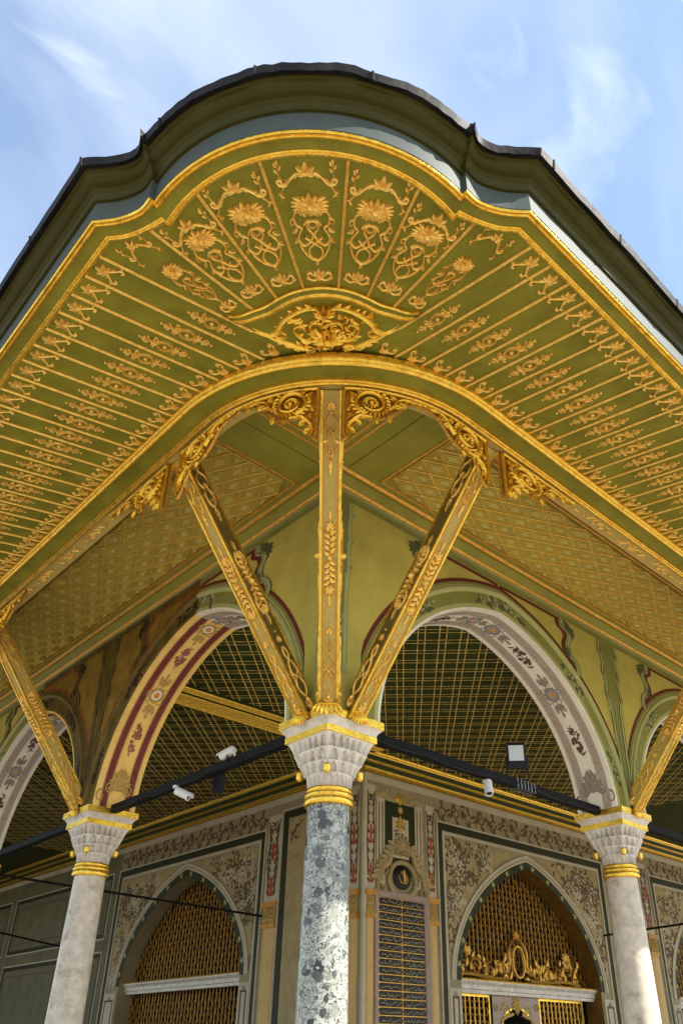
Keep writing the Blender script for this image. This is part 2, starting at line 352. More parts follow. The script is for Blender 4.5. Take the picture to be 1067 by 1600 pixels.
# ------------------------------------------------------------------ arcade walls
AA = .87
def arch_half(hs, n=26):
    """points (distance from apex axis, z) from springing to apex"""
    out = []
    for i in range(n):
        p = PI / 2 * i / (n - 1); x = math.cos(p); out.append((x * hs, SPR + (APX - SPR) * (AA * math.sin(p) + (1 - AA) * (1 - x))))
    return out
def arch_off(pts, o):
    res = []
    for i, (x, z) in enumerate(pts):
        a = pts[max(i - 1, 0)]; b = pts[min(i + 1, len(pts) - 1)]; dx, dz = b[0] - a[0], b[1] - a[1]; L = math.hypot(dx, dz)
        nx, nz = dz / L, -dx / L
        if i == 0: nx, nz = 1, 0
        if i == len(pts) - 1: res.append((0, z + o / max(.5, nz))); continue
        res.append((max(0, x + nx * o), z + nz * o))
    return res
CLEAN = dict(field='wall_olive', sage='wall_sage', pale='wall_pale_sage', leaf='wall_leaf', leafl='wall_leaf_light', red='maroon', soff='arch_white', band='arch_mauve', o1='paint_grey', o2='paint_umber', flower='paint_orange', halo='paint_blue')
OLD = dict(field='old_olive', sage='old_sage', pale='old_pale', leaf='old_leaf', leafl='old_leaf', red='old_rust', soff='arch_cream_lit', band='arch_wine', o1='paint_gold', o2='paint_rose', flower='paint_orange', halo='arch_white')
def orn_medallion(seed):
    r = random.Random(seed); a, b, c = MB(), MB(), MB()
    a.ring(0, 0, .062, .058, .012, .004)
    for k in range(10):
        q = 2 * PI * k / 10; a.spiral(.088 * math.cos(q), .088 * math.sin(q), .026, q + 2, .8, .006, .004, .3, 1 if k % 2 else -1)
    for s_ in (1, -1):
        a.palmette(0, s_ * .10, s_ * PI / 2, .085, 5, .004, 2.0, .6); a.leaf(0, s_ * .17, s_ * PI / 2, .05, .012, .004)
        for q in (-1, 1): a.stroke([(0, s_ * .1), (q * .05, s_ * .135), (q * .045, s_ * .17), (q * .02, s_ * .16)], .008, .004)
    b.boss(0, 0, .05, .003, n=12)
    for k in range(7): c.leaf(0, 0, 2 * PI * k / 7, .032, .012, .008)
    return a, b, c
def orn_spray(seed):
    r = random.Random(seed); a, c = MB(), MB()
    for k in range(15):
        x, y = r.uniform(-.06, .06), r.uniform(-.09, .09); k2 = 1 - abs(y) / .13
        for j in range(5): c.leaf(x * k2, y, 1.257 * j + x * 30, .018, .007, .005)
    a.stroke([(.0, -.14), (.01, -.05), (-.01, .04), (.0, .13)], .003, .003, 'const')
    for k in range(16):
        y = r.uniform(-.13, .12); a.leaf(r.uniform(-.01, .01), y, r.choice((.4, 2.7)) + r.uniform(-.5, .5), r.uniform(.03, .06), .005, .004, r.uniform(-1, 1))
    return a, c
def half_bay(T, M, s0, sg, D, cs, seed, first):
    """one half bay: from the axis of a column (along s = s0) to the crown of the arch, T = thing, M(s, out, z) -> world"""
    half = D / 2; hs = half - .335; A = arch_half(hs)
    X = lambda a: s0 + sg * (half - a)          # distance from crown -> s
    start = -HW if first else 0.0               # corner pier runs on to the wall corner
    # wall body: front, soffit, back
    mb = MB(); fr, bk = [], []
    for o, zt in ((HW, WTOP + .02), (-HW, 6.2)):
        rows = [[M(X(a), o, z) for a, z in A], [M(X(a), o, zt) for a, z in A]]
        mb.loft(rows)
        mb.add([M(s0 + sg * start, o, SPR), M(s0 + sg * .335, o, SPR), M(s0 + sg * .335, o, zt), M(s0 + sg * start, o, zt)], [(0, 1, 2, 3)])
    part('spandrel_wall', mb, cs['field'], T)
    mb = MB(); nv = 7
    mb.loft([[M(X(a), HW - 2 * HW * j / (nv - 1), z) for a, z in A] for j in range(nv)])
    sf = part('arch_soffit', mb, cs['soff'], T, None, 40)
    def bandsoff(o1, o2, m, h=.0025, name='painted_band'):
        b = MB(); rows = []
        B = arch_off(A, -h)
        for o in (o1, o2): rows.append([M(X(max(a, h)), o, z) for a, z in B])
        b.loft(rows); part(name, b, m, sf)
    for o1, o2 in ((.115, .195), (-.195, -.115)):
        bandsoff(o1, o2, cs['band'])
        bandsoff(o1 - .012, o1 - .006, cs['o2'], .0028, 'painted_line'); bandsoff(o2 + .006, o2 + .012, cs['o2'], .0028, 'painted_line')
    # ornaments on the soffit
    L = [0]
    for p, q in zip(A, A[1:]): L.append(L[-1] + math.hypot(p[0] - q[0], p[1] - q[1]))
    def along(d):
        d = min(max(d, 0), L[-1] - 1e-6)
        i = max(k for k in range(len(L) - 1) if L[k] <= d); t = (d - L[i]) / (L[i + 1] - L[i]); p, q = A[i], A[i + 1]
        dx, dz = (q[0] - p[0]) / (L[i + 1] - L[i]), (q[1] - p[1]) / (L[i + 1] - L[i])
        return p[0] + t * (q[0] - p[0]), p[1] + t * (q[1] - p[1]), -dz, dx
    def onsoff(d0):
        def f(x, y, z):
            a, zz, nx, nz = along(d0 + y * 1.55); z += .003
            return M(X(max(a + nx * z, .001)), x * 1.25, zz + nz * z)
        return f
    Lt = L[-1]
    for fr_, k in ((.52, 'm'), (.94, 'm'), (.30, 's'), (.74, 's'), (.07, 'b')):
        f = onsoff(Lt * fr_)
        if k == 'm':
            a, b, c = orn_medallion(seed)
            pm = part('medallion', a.mapped(f), cs['o1'], sf); part('halo', b.mapped(f), cs['halo'], sf); part('flower', c.mapped(f), cs['flower'], sf)
        elif k == 's':
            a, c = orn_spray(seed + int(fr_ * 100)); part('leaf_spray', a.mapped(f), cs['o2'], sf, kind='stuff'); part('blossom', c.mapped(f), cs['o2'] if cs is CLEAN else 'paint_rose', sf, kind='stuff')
        else:
            a = MB(); a.palmette(0, .02, PI / 2, .16, 7, .004, 2.6, 1.0)
            for q in (-1, 1):
                a.spiral(q * .1, .03, .06, PI / 2, 1.3, .012, .004, .2, q); a.spiral(q * .17, -.05, .05, PI / 2, 1.2, .01, .004, .2, -q); a.leaf(q * .06, .1, PI / 2 + q * .5, .1, .014, .004)
            part('foliage', a.mapped(f), cs['o1'], sf, kind='stuff')
    # archivolt on the face
    lim = half - .095 if not first else half - .10
    def bandface(o1, o2, h, m, name, prof=None):
        b = MB(); P = prof or [(o1, 0), (o1, h), (o2, h), (o2, 0)]; rows = []
        for o, hh in P: rows.append([M(X(min(a, lim + .0)), HW + hh, z) for a, z in arch_off(A, o)])
        b.loft(rows); return part(name, b, m, T, None, 35)
    bandface(.0, .028, .004, cs['soff'], 'archivolt_edge')
    bandface(.028, .075, .008, cs['pale'], 'archivolt_fillet')
    bandface(.075, .22, .005, cs['sage'], 'archivolt_band')
    bandface(.22, .30, .0, cs['pale'], 'roll_moulding', [(.215, 0), (.22, .02), (.235, .036), (.255, .042), (.275, .034), (.285, .016), (.305, .012), (.305, 0)])
    bandface(.305, .335, .006, cs['sage'], 'archivolt_band')
    bandface(.335, .378, .004, cs['red'], 'painted_border')
    # top rail and red border under it
    b = MB(); b.loft([[M(s0 + sg * start, HW + h, z), M(X(0), HW + h, z)] for h, z in ((0, 6.385), (.012, 6.388), (.012, 6.44), (.02, 6.45), (.02, 6.468))])
    part('top_rail', b, cs['sage'], T)
    topx = 1.02
    b = MB(); b.loft([[M(X(.02), HW + .004, z), M(s0 + sg * topx, HW + .004, z)] for z in (6.345, 6.383)]); part('painted_border', b, cs['red'], T)
    # rococo scroll joining the top rail and the archivolt
    def onface(h0):
        return lambda x, y, z: M(s0 + sg * x, HW + h0 + z, y)
    sc = [(1.02, 6.38), (1.04, 6.31), (.94, 6.26), (.89, 6.16), (.95, 6.05), (.93, 5.93), (.83, 5.86), (.77, 5.74), (.82, 5.62), (.80, 5.5)]
    if D > 4.4: pass
    b = MB(); b.stroke([(x + .085, y - .02) for x, y in sc], .042, .003, 'const', 40); part('painted_border', b.mapped(onface(.002)), cs['red'], T)
    b = MB(); b.stroke(sc, .052, .006, 'const', 40); part('rococo_scroll', b.mapped(onface(.003)), cs['pale'], T)
    b = MB()
    b.stroke([(x + .05, y) for x, y in sc], .006, .008, 'const', 40); b.stroke([(x - .05, y) for x, y in sc], .006, .008, 'const', 40); b.stroke([(x + .012, y) for x, y in sc], .003, .009, 'const', 40)
    for (x, y), q in ((sc[2], 1), (sc[5], -1), (sc[8], -1), (sc[1], 1)):
        b.spiral(x - q * .07, y, .07, PI / 2, 1.3, .012, .008, .2, q)
        for j in range(4): b.leaf(x - .07 * q, y, PI + q * (j * .5 - .6), .13, .018, .008, .8 * q)
    part('rococo_leaf', b.mapped(onface(.004)), cs['leaf'], T)
    # pilaster strip over the column
    pw = .15; sh = -.24 if first else 0.; pf = onface
    onface = lambda h0: (lambda x, y, z: M(s0 + sg * (x + sh), HW + h0 + z, y))
    b = MB(); z0 = 4.35; b.add([M(s0 + sg * start, HW + .005, z0), M(s0 + sg * (.07 + sh), HW + .005, z0), M(s0 + sg * (.10 + sh), HW + .005, 5.3), M(s0 + sg * (pw + sh), HW + .005, 6.0), M(s0 + sg * (pw + sh), HW + .005, 6.385), M(s0 + sg * start, HW + .005, 6.385)], [(0, 1, 2, 3, 4, 5)])
    part('pilaster_strip', b, cs['sage'], T)
    pl = [(.075, 4.5), (.085, 4.9), (.10, 5.25), (.11, 5.45), (.175, 5.60), (.14, 5.76), (.19, 5.92), (.155, 6.08), (.215, 6.22), (.19, 6.30), (.2, 6.37)]
    if first: pl = [(.15 + (x - .15) * .3 if y > 5.3 else .13, y) for x, y in pl]
    b = MB(); b.stroke(pl, .027, .006, 'const', 44); part('pilaster_edge', b.mapped(onface(.004)), cs['pale'], T)
    for yk in (5.0, 5.45, 5.8, 6.1):
        b = MB()
        for q in (-1, 1): b.spiral(.13 + (yk - 5.0) * .04, yk + q * .05, .045, q * PI / 2, 1.2, .010, .007, .2, q); b.leaf(.12 + (yk - 5.0) * .04, yk, q * 1.2, .09, .014, .006, q)
        part('pilaster_curl', b.mapped(onface(.005)), cs['pale'], T, kind='stuff')
    b = MB(); b.stroke([(x + .025, y) for x, y in pl], .003, .008, 'const', 40); b.stroke([(x - .025, y) for x, y in pl], .003, .008, 'const', 40)
    for x, y in ((.16, 5.92), (.145, 5.62), (.17, 6.24)):
        b.spiral(x + .03, y, .035, PI, 1.2, .008, .008, .2, 1)
    part('pilaster_leaf', b.mapped(onface(.005)), cs['leafl' if first else 'leaf'], T)
    # leaf sprays on the green archivolt band
    r = random.Random(seed)
    for d, big in ((Lt * .97, 1.2), (Lt * .52, 1.0), (Lt * .16, .8)):
        b, c = MB(), MB()
        for k in range(9):
            yy = (k - 4) * .05 * big; b.leaf(r.uniform(-.03, .03), yy, r.uniform(0, 6.28), .10 * big, .02, .006, r.uniform(-1.5, 1.5)); c.leaf(r.uniform(-.03, .03), yy, r.uniform(0, 6.28), .075 * big, .015, .009, r.uniform(-1.5, 1.5))
        def f(x, y, z, d=d):
            a, zz, nx, nz = along(d + y); o = .147 + x
            return M(X(min(max(a - nx * o, .001), lim)), HW + .006 + z, zz - nz * o)
        part('leaf_spray', b.mapped(f), cs['leaf'], T, kind='stuff'); part('leaf_spray', c.mapped(f), cs['leafl'], T, kind='stuff')
MR = lambda s, o, z: (s, -o, z)
ML = lambda s, o, z: (-o, s, z)
wr = thing('arcade_wall', 'olive painted arcade wall with white pointed arches right of the corner', 'wall', (DR / 2, 0, SPR))
wl = thing('arcade_wall', 'arcade wall left of the corner with browned spandrel and cream arch soffit', 'wall', (0, DL / 2, SPR))
for i in range(3):
    for sg in (1, -1):
        if i == 0 and sg < 0: continue
        half_bay(wr, MR, i * DR, sg, DR, CLEAN, 11 + i * 4 + sg, i == 0)
for i in range(5):
    for sg in (1, -1):
        if i == 0 and sg < 0: continue
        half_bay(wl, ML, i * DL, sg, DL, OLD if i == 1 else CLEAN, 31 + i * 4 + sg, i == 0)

# cornice under the outer ceilings
CZ = 6.70
prof = [(.0, 6.465), (.028, 6.467), (.028, 6.495), (.022, 6.50), (.030, 6.515), (.040, 6.53), (.034, 6.54), (.05, 6.555), (.075, 6.575), (.10, 6.605), (.105, 6.64), (.098, 6.65), (.115, 6.66), (.125, 6.675), (.118, 6.69), (.13, 6.70)]
pm = [1, 1, 1, 2, 2, 2, 0, 0, 0, 0, 2, 2, 2, 0, 0]
for nm, Mf, L in (('arcade_cornice', MR, LU), ('arcade_cornice', ML, LV)):
    mb = MB(); rows = [[Mf(-HW - e, HW + e, z), Mf(L, HW + e, z)] for e, z in prof]
    mb.loft(rows, mis=pm); o = part(nm, mb, ['ceiling_green', 'wall_pale_sage', 'coffer_gold'], None)
    single(o, 'green and gilt cornice along the top of the %s arcade wall' % ('right olive' if Mf is MR else 'left browned'), 'cornice')

# ------------------------------------------------------------------ outer porch ceilings with diamond coffers
HA, HO = .225, .105        # half diagonals of a lozenge: along and across the strip
def coffer_mesh(tri):
    mb = MB(); lv = [(1, .014, 1), (.935, .018, 1), (.91, .0, 0), (.66, .0, 0), (.63, .016, 1), (.585, .016, 0), (.55, .004, 0), (.34, .004, 0), (.31, .018, 1), (.27, .018, 1), (.13, .016, 1), (.02, .044, 1)]
    base = {0: [(HO, 0), (0, HA), (-HO, 0), (0, -HA)], 1: [(HO, 0), (0, HA), (-HO, 0)], 2: [(HA, 0), (0, HO), (-HA, 0)]}[tri]
    c = (0, (0, HA * .36, HO * .36)[tri])
    mb.loft([[(c[0] + (x - c[0]) * s_, c[1] + (y - c[1]) * s_, h) for x, y in base] for s_, h, _ in lv], 0, True, mis=[1, 0, 0, 0, 1, 0, 0, 0, 2, 0, 2])
    return mb.mesh('coffer', ['coffer_green', 'coffer_gold', 'boss_gold'])
CF, CFE, CFT = coffer_mesh(0), coffer_mesh(1), coffer_mesh(2)
def porch_ceiling(name, label, P, L, e0, Lc):
    """P(s, o) -> (x, y); strip along an arcade: s along the wall, o outward"""
    t = thing(name, label, 'ceiling', (*P(L / 2, 1), CZ))
    mb = MB(); mb.add([(*P(-.22, .2), CZ), (*P(L, .2), CZ), (*P(L, 1.9), CZ), (*P(-.22, 1.9), CZ)], [(0, 1, 2, 3)]); part('ceiling_board', mb, 'ceiling_green', t)
    o0, o1 = .475, .475 + 9 * HO
    def strip(a, b, m, h=.012, wd=.012):
        mb = MB(); d = Vector(P(*b)) - Vector(P(*a)); nn = Vector((-d.y, d.x)).normalized() * wd; q = [Vector(P(*a)) - nn, Vector(P(*a)) + nn, Vector(P(*b)) + nn, Vector(P(*b)) - nn]
        mb.prism([(p.x, p.y) for p in q], CZ - h, CZ + .002); part('border_moulding', mb, m, t)
    for o in (o0 - .03, o1 + .03): strip((e0 - .03, o), (L, o), 'coffer_gold')
    strip((e0 - .03, o0 - .03), (e0 - .03, o1 + .03), 'coffer_gold'); strip((e0 - .06, o1 + .055), (L, o1 + .055), 'red_line', .008, .008)
    strip((-.2, .27), (-.2, 1.85), 'ceiling_green', .012, .014)
    n = int((Lc - e0) / HA); ax = Vector((*P(1, 0), 0)) - Vector((*P(0, 0), 0)); ox = Vector((*P(0, 1), 0)) - Vector((*P(0, 0), 0))
    for i in range(n):
        for j in range(10):
            if (i + j) % 2: continue
            x, y = P(e0 + i * HA, o0 + j * HO); loc = (x, y, CZ - .001)
            if i == 0:
                if 0 < j < 9: put('coffer', CFE, t, frame(loc, ax, (0, 0, -1)))
            elif 0 < j < 9: put('coffer', CF, t, frame(loc, ax, (0, 0, -1)))
            else: put('coffer', CFT, t, frame(loc, ox if j == 0 else -ox, (0, 0, -1)))
    return t
porch_ceiling('coffered_ceiling', 'diamond coffered green ceiling strip under the eave, right of the middle strut', lambda s, o: (s, -o), LU, .22, 8.8)
porch_ceiling('coffered_ceiling', 'diamond coffered green ceiling strip under the eave, left of the middle strut', lambda s, o: (-o, s), LV, .22, 8.8)
t = thing('corner_ceiling', 'green corner ceiling panel with gilt border behind the top of the middle strut', 'ceiling', (-.9, -.9, CZ))
mb = MB(); mb.add([(-.225, -.225, CZ - .004), (-.225, -1.95, CZ - .004), (-1.95, -1.95, CZ - .004), (-1.95, -.225, CZ - .004)], [(0, 1, 2, 3)]); part('ceiling_board', mb, 'ceiling_green', t)
for a, b in (((-.42, -.42), (-.42, -1.9)), ((-.42, -.42), (-1.9, -.42)), ((-.50, -.50), (-.50, -1.9)), ((-.50, -.50), (-1.9, -.50))):
    mb = MB(); d = Vector(b) - Vector(a); nn = Vector((-d.y, d.x)).normalized() * .012
    mb.prism([tuple(Vector(a) - nn), tuple(Vector(a) + nn), tuple(Vector(b) + nn), tuple(Vector(b) - nn)], CZ - .016, CZ - .003); part('border_moulding', mb, 'coffer_gold', t)
for i in range(1, 7):
    for j in range(1, 14):
        if (i + j) % 2 == 0 and .52 + j * HO < 1.9 and .52 + i * HA < 1.9: put('coffer', CF, t, frame((-.52 - i * HA, -.52 - j * HO, CZ - .005), (1, 0, 0), (0, 0, -1)))

# ------------------------------------------------------------------ eave beam (rounded at the corner)
BR, BC = 2.04, .51; Br = BR - BC; BQ = Br * PI / 4
def beam_pt(s, e, z):
    """s = arc length from the diagonal (+ right), e = outward offset"""
    q = abs(s); r = Br + e
    if q <= BQ:
        a = q / Br; d, c = r * math.cos(a), r * math.sin(a)
        u0, v0 = -(d) * S2 + c * S2, -(d) * S2 - c * S2
        u, v = -BC + u0, -BC + v0
    else: u, v = -BC + (q - BQ), -(BR + e)
    if s < 0: u, v = v, u
    return (u + EX, v + EY, z)
def beam_s(): 
    a = [-(BQ + LV), -(BQ + 6), -(BQ + .5)] + [BQ * i / 24 for i in range(-24, 25)] + [BQ + .5, BQ + 6, BQ + LU]
    return a
tb = thing('eave_beam', 'beige and gilt curved beam carrying the eave on the struts', 'beam', beam_pt(0, 0, 6.0))
def bsweep(prof, m, name, sm=40):
    mb = MB(); mb.loft([[beam_pt(s, e, z) for s in beam_s()] for e, z in prof]); return part(name, mb, m, tb, None, sm)
bsweep([(-.20, 6.72), (-.20, 6.10), (-.19, 6.092), (-.028, 6.092)], 'strut_beige', 'beam_underside', 30)
bsweep([(-.034, 6.094), (-.034, 6.070), (-.024, 6.056), (-.010, 6.050), (.002, 6.056), (.006, 6.068), (.013, 6.062), (.022, 6.066), (.026, 6.078), (.026, 6.10)], 'gilt', 'gilt_moulding')
bsweep([(.024, 6.098), (.165, 6.098)], 'soffit_green', 'beam_band')
bsweep([(.16, 6.10), (.16, 6.082), (.170, 6.066), (.184, 6.060), (.198, 6.068), (.204, 6.084), (.212, 6.087), (.222, 6.098), (.226, 6.15)], 'gilt', 'gilt_moulding')

# ------------------------------------------------------------------ eave soffit
def sz(u, v):
    if u >= -KF: rho = -v
    elif v >= -KF: rho = -u
    else: rho = KF + math.hypot(u + KF, v + KF)
    return 6.551 - TS * rho
def contour(dl, z):
    """half outline of the eave in (cross, diagonal) coordinates, offset outward by dl; returns full list of points"""
    r = 1.094 + dl; cs = .862 + .30 * dl; pts = []
    na = 22
    a1 = math.asin(cs / r)
    for i in range(na): a = a1 * i / (na - 1); pts.append((r * math.sin(a), 3.083 + r * math.cos(a)))
    ce, de = pts[-1]
    st = (ce + .022, de + .028)
    key = [st, (1.0 + .06 * dl, 3.728 + 1.03 * dl), (1.13 + .2 * dl, 3.680 + dl), (1.255 + .414 * dl, 3.665 + dl)]
    pts += crs(key, 12)
    c0, d0 = pts[-1]; R_ = []
    for c, d in pts: R_.append((c, d))
    full = []
    def uv(c, d): return ((c - d) * S2, -(c + d) * S2)
    right = [uv(c, d) for c, d in R_]; vR = right[-1][1]
    right += [(-.6, vR), (.5, vR), (1.6, vR), (4, vR), (LU, vR)]
    left = [(v, u) for u, v in right]
    left[-1] = (left[-1][0], LV)
    full = left[:0:-1] + right
    zz = z if callable(z) else (lambda u, v: z)
    return [(u + EX, v + EY, zz(u, v)) for u, v in full]
ev = thing('eave_soffit', 'broad olive green eave soffit with gilt ribs and carved flowers', 'eave', (-2.2 + EX, -2.2 + EY, 6.0))
edge0 = contour(.02, sz)
# panels: cut into right strip, left strip and corner fan
def strip_panel(right, L):
    mb = MB(); rows = [[], []]
    ss = [-KF + (L + KF) * (i / 40) ** 2 for i in range(41)]
    for u in ss:
        # inner end: beam outer curve at e = .19
        if u >= -BC: vi = -(BR + .19)
        else: vi = -BC - math.sqrt(max(0, (Br + .19) ** 2 - (u + BC) ** 2))
        vo = -3.50
        for row, v in zip(rows, (vi, vo)):
            z = 6.551 + TS * v; p = (u, v) if right else (v, u); row.append((p[0] + EX, p[1] + EY, z))
    mb.loft(rows); part('soffit_board', mb, 'soffit_green', ev)
strip_panel(True, LU); strip_panel(False, LV)
mb = MB(); rows = []
cl = [(u - EX, v - EY) for u, v, z in edge0]
import bisect
fan_out = {}
def outer_radius(ang, dl=.02):
    """distance from the fan centre to the eave outline along an angle from the diagonal"""
    best = 3.0; dx, dy = -math.cos(ang) * S2 + math.sin(ang) * S2, -math.cos(ang) * S2 - math.sin(ang) * S2
    pts = [(u - EX, v - EY) for u, v, z in contour(dl, 0.)]
    for (x1, y1), (x2, y2) in zip(pts, pts[1:]):
        ex, ey = x2 - x1, y2 - y1; det = dx * (-ey) - dy * (-ex)
        if abs(det) < 1e-9: continue
        bx, by = x1 + KF, y1 + KF
        tt = (bx * (-ey) - by * (-ex)) / det; q = (dx * by - dy * bx) / det
        if tt > .5 and -.001 <= q <= 1.001: best = min(best, tt)
    return best
def fanp(ang, rad, h=0.):
    u = -KF + rad * (-math.cos(ang) * S2 + math.sin(ang) * S2); v = -KF + rad * (-math.cos(ang) * S2 - math.sin(ang) * S2)
    return Vector((u + EX, v + EY, 6.551 - TS * (KF + rad) - h))
na = 72; inner, outer = [], []
for i in range(na + 1):
    a = -PI / 4 + PI / 2 * i / na; inner.append(fanp(a, .10)); outer.append(fanp(a, outer_radius(a)))
mb.loft([inner, outer]); part('soffit_board', mb, 'soffit_green', ev, None, 30)
# eave mouldings, fascia, cornice
ZE = 5.905
def esweep(prof, m, name, sm=35, par=ev):
    mb = MB(); mb.loft([contour(d, z) for d, z in prof]); return part(name, mb, m, par, None, sm)
esweep([(-.024, 5.93), (-.024, 5.900), (-.016, 5.890), (-.005, 5.888), (.002, 5.896), (.009, 5.889), (.019, 5.892), (.021, 5.91)], 'gilt', 'gilt_moulding')
esweep([(.018, 5.898), (.05, 5.904), (.09, 5.897)], 'soffit_green', 'eave_band')
esweep([(.084, 5.91), (.084, 5.888), (.092, 5.876), (.103, 5.871), (.110, 5.879), (.116, 5.873), (.126, 5.870), (.134, 5.878), (.136, 5.89)], 'gilt', 'gilt_moulding')
esweep([(.132, 5.884), (.140, 5.886), (.138, 6.06)], 'fascia_paint', 'fascia')
esweep([(.130, 6.045), (.156, 6.045), (.158, 6.060), (.146, 6.064), (.150, 6.082), (.162, 6.104), (.186, 6.120), (.202, 6.121), (.202, 6.136), (.192, 6.138), (.216, 6.144), (.240, 6.158), (.250, 6.176), (.262, 6.178), (.268, 6.192), (.268, 6.204), (.14, 6.21)], 'cornice_green', 'cornice_moulding', 25)
# ribs
def rib_mesh(L, name='rib'):
    mb = MB(); P = [(-.010, 0), (-.010, .009), (-.006, .015), (-.002, .010), (.002, .010), (.006, .015), (.010, .009), (.010, 0)]
    mb.loft([[(x, y, z) for x, z in P] for y in (0, L)]); return mb.mesh(name, 'gilt_carved')
OUT_R = Vector((0, -1, -TS)).normalized(); DN = Vector((0, 0, -1))
def sfr(right, s, rho, out=True):
    """frame on a straight soffit: s along the eave, rho outward; y axis points outward"""
    v = -rho; z = 6.551 - TS * rho
    p = (s + EX, v + EY, z - .001) if right else (v + EX, s + EY, z - .001)
    y = Vector((0, -1, -TS)) if right else Vector((-1, 0, -TS))
    return frame(p, y if out else -y, DN)
RIBL = {}
def rib_in(u):
    return (BR + .22) if u >= -BC else BC + math.sqrt(max(0, (Br + .22) ** 2 - (u + BC) ** 2))
# carved motifs -------------------------------------------------
def m_end():           # palmette near the eave edge with two tendrils running inward (y = outward)
    m = MB(); m.palmette(0, -.02, PI / 2, .062, 5, .013, 3.4, .5, wf=.20)
    for q in (-1, 1):
        m.stroke([(0, -.015), (q * .012, -.05), (q * .034, -.075), (q * .052, -.10), (q * .05, -.125), (q * .036, -.122), (q * .037, -.108)], .0075, .010, 'const')
        m.leaf(q * .012, -.045, -PI / 2 + q * 1.3, .035, .008, .010, -q); m.leaf(q * .05, -.1, q * .2 + (PI if q < 0 else 0), .03, .008, .01)
    return m.mesh('end_flower', 'gilt_carved', 50)
def m_inner():         # palmette at the beam, tendrils running outward
    m = MB(); m.palmette(0, .05, -PI / 2, .05, 5, .012, 3.0, .4, wf=.20); m.leaf(0, .05, PI / 2, .05, .012, .012)
    for q in (-1, 1):
        m.stroke([(0, .055), (q * .025, .065), (q * .052, .085), (q * .06, .115), (q * .045, .135), (q * .034, .12), (q * .042, .108)], .0075, .010, 'const')
        m.leaf(q * .03, .07, q * .6 + (PI if q < 0 else 0), .045, .008, .010, q * .8)
    return m.mesh('inner_flower', 'gilt_carved', 50)
def m_ring():
    m = MB(); m.ring(0, 0, .036, .052, .008, .012); m.boss(0, 0, .015, .014); m.boss(0, 0, .006, .02)
    for s_ in (1, -1):
        m.palmette(0, s_ * .062, s_ * PI / 2, .045, 5, .012, 2.8, .6, wf=.19)
        m.leaf(0, s_ * .10, s_ * PI / 2, .065, .010, .010); m.boss(0, s_ * .175, .009, .010)
        for q in (-1, 1):
            m.leaf(q * .008, s_ * .11, s_ * (PI / 2 - q * .9), .035, .007, .009, s_ * q * .8); m.spiral(q * .03, s_ * .075, .016, 0, 1.2, .005, .009, .2, q * s_)
            m.leaf(0, s_ * .13, s_ * (PI / 2 - q * .7), .03, .006, .009)
    return m.mesh('ring_motif', 'gilt_carved', 50)
def m_crest():         # fan panel: palmette with swags
    m = MB(); m.palmette(0, .0, PI / 2, .075, 5, .016, 3.0, .7, wf=.19)
    for q in (-1, 1):
        m.stroke([(0, 0), (q * .05, .0), (q * .09, -.04), (q * .115, -.075), (q * .15, -.075), (q * .16, -.05), (q * .145, -.04), (q * .137, -.055)], .009, .012, 'const')
        m.stroke([(q * .115, -.07), (q * .135, -.10), (q * .155, -.15), (q * .15, -.18)], .007, .011)
        m.stroke([(q * .14, -.06), (q * .15, 0.0), (q * .145, .04)], .005, .01)
        for y, d in ((.04, .5), (.02, -.6), (0.0, .6), (.05, 0)): m.leaf(q * .148, y, PI / 2 + d, .035, .008, .01)
        for k in range(3): m.leaf(q * (.05 + .03 * k), -.01 - .022 * k, -PI / 2 + q * .9, .04, .008, .01, q)
        m.leaf(q * .15, -.14, -PI / 2 - q * .7, .03, .007, .01); m.leaf(q * .145, -.12, -PI / 2 + q * .9, .03, .007, .01)
    return m.mesh('crest_motif', 'gilt_carved', 50)
def m_body():
    m = MB(); m.palmette(0, .21, PI / 2, .085, 5, .02, 1.8, .6, wf=.15)
    for q in (-1, 1):
        for k in range(7):
            a = PI / 2 - q * (.42 + .33 * k); m.leaf(q * .012, .20, a, .104 - .004 * k, .0115, .018, -q * 1.3)
        m.stroke([(q * .06, .20), (q * .095, .13), (q * .085, .07), (q * .06, .05), (q * .07, .02), (q * .085, -.03), (q * .06, -.08), (q * .02, -.05), (q * .0, 0), (q * -.03, .05), (q * -.02, .09), (q * .02, .1), (q * .045, .07)], .007, .012, 'const', 44)
        m.stroke([(q * .085, -.03), (q * .075, -.10), (q * .04, -.17), (0, -.195), (-q * .035, -.16), (-q * .03, -.1), (q * .01, -.06), (q * .05, -.02)], .0065, .011, 'const', 30)
        m.stroke([(q * .09, .12), (q * .115, .10), (q * .11, .07), (q * .095, .08)], .007, .011); m.leaf(q * .085, .05, -PI / 2 + q * .4, .05, .01, .012, q); m.leaf(q * .08, -.03, -PI / 2 + q * .9, .05, .01, .012, -q * .6)
    m.ring(0, .075, .022, .025, .006, .012); m.boss(0, -.2, .014, .013); m.leaf(0, -.2, -PI / 2, .04, .009, .011)
    for k in range(5): m.leaf(0, .19, -PI / 2 + (k - 2) * .42, .06, .010, .014)
    m.boss(0, .2, .022, .03)
    return m.mesh('body_motif', 'gilt_carved', 50)
def m_foot():
    m = MB(); m.palmette(0, .005, PI / 2, .06, 5, .013, 2.2, .5, wf=.19); m.palmette(0, 0, -PI / 2, .045, 3, .012, 1.6, .4, wf=.2)
    for q in (-1, 1): m.stroke([(0, -.01), (q * .03, -.03), (q * .06, -.015), (q * .066, .02), (q * .05, .032), (q * .042, .015)], .008, .011, 'const'); m.leaf(q * .05, -.02, q * .3 + (PI if q < 0 else 0), .03, .007, .01)
    return m.mesh('foot_motif', 'gilt_carved', 50)
ME, MI, MRG, MC, MBD, MF = m_end(), m_inner(), m_ring(), m_crest(), m_body(), m_foot()
RS = .2
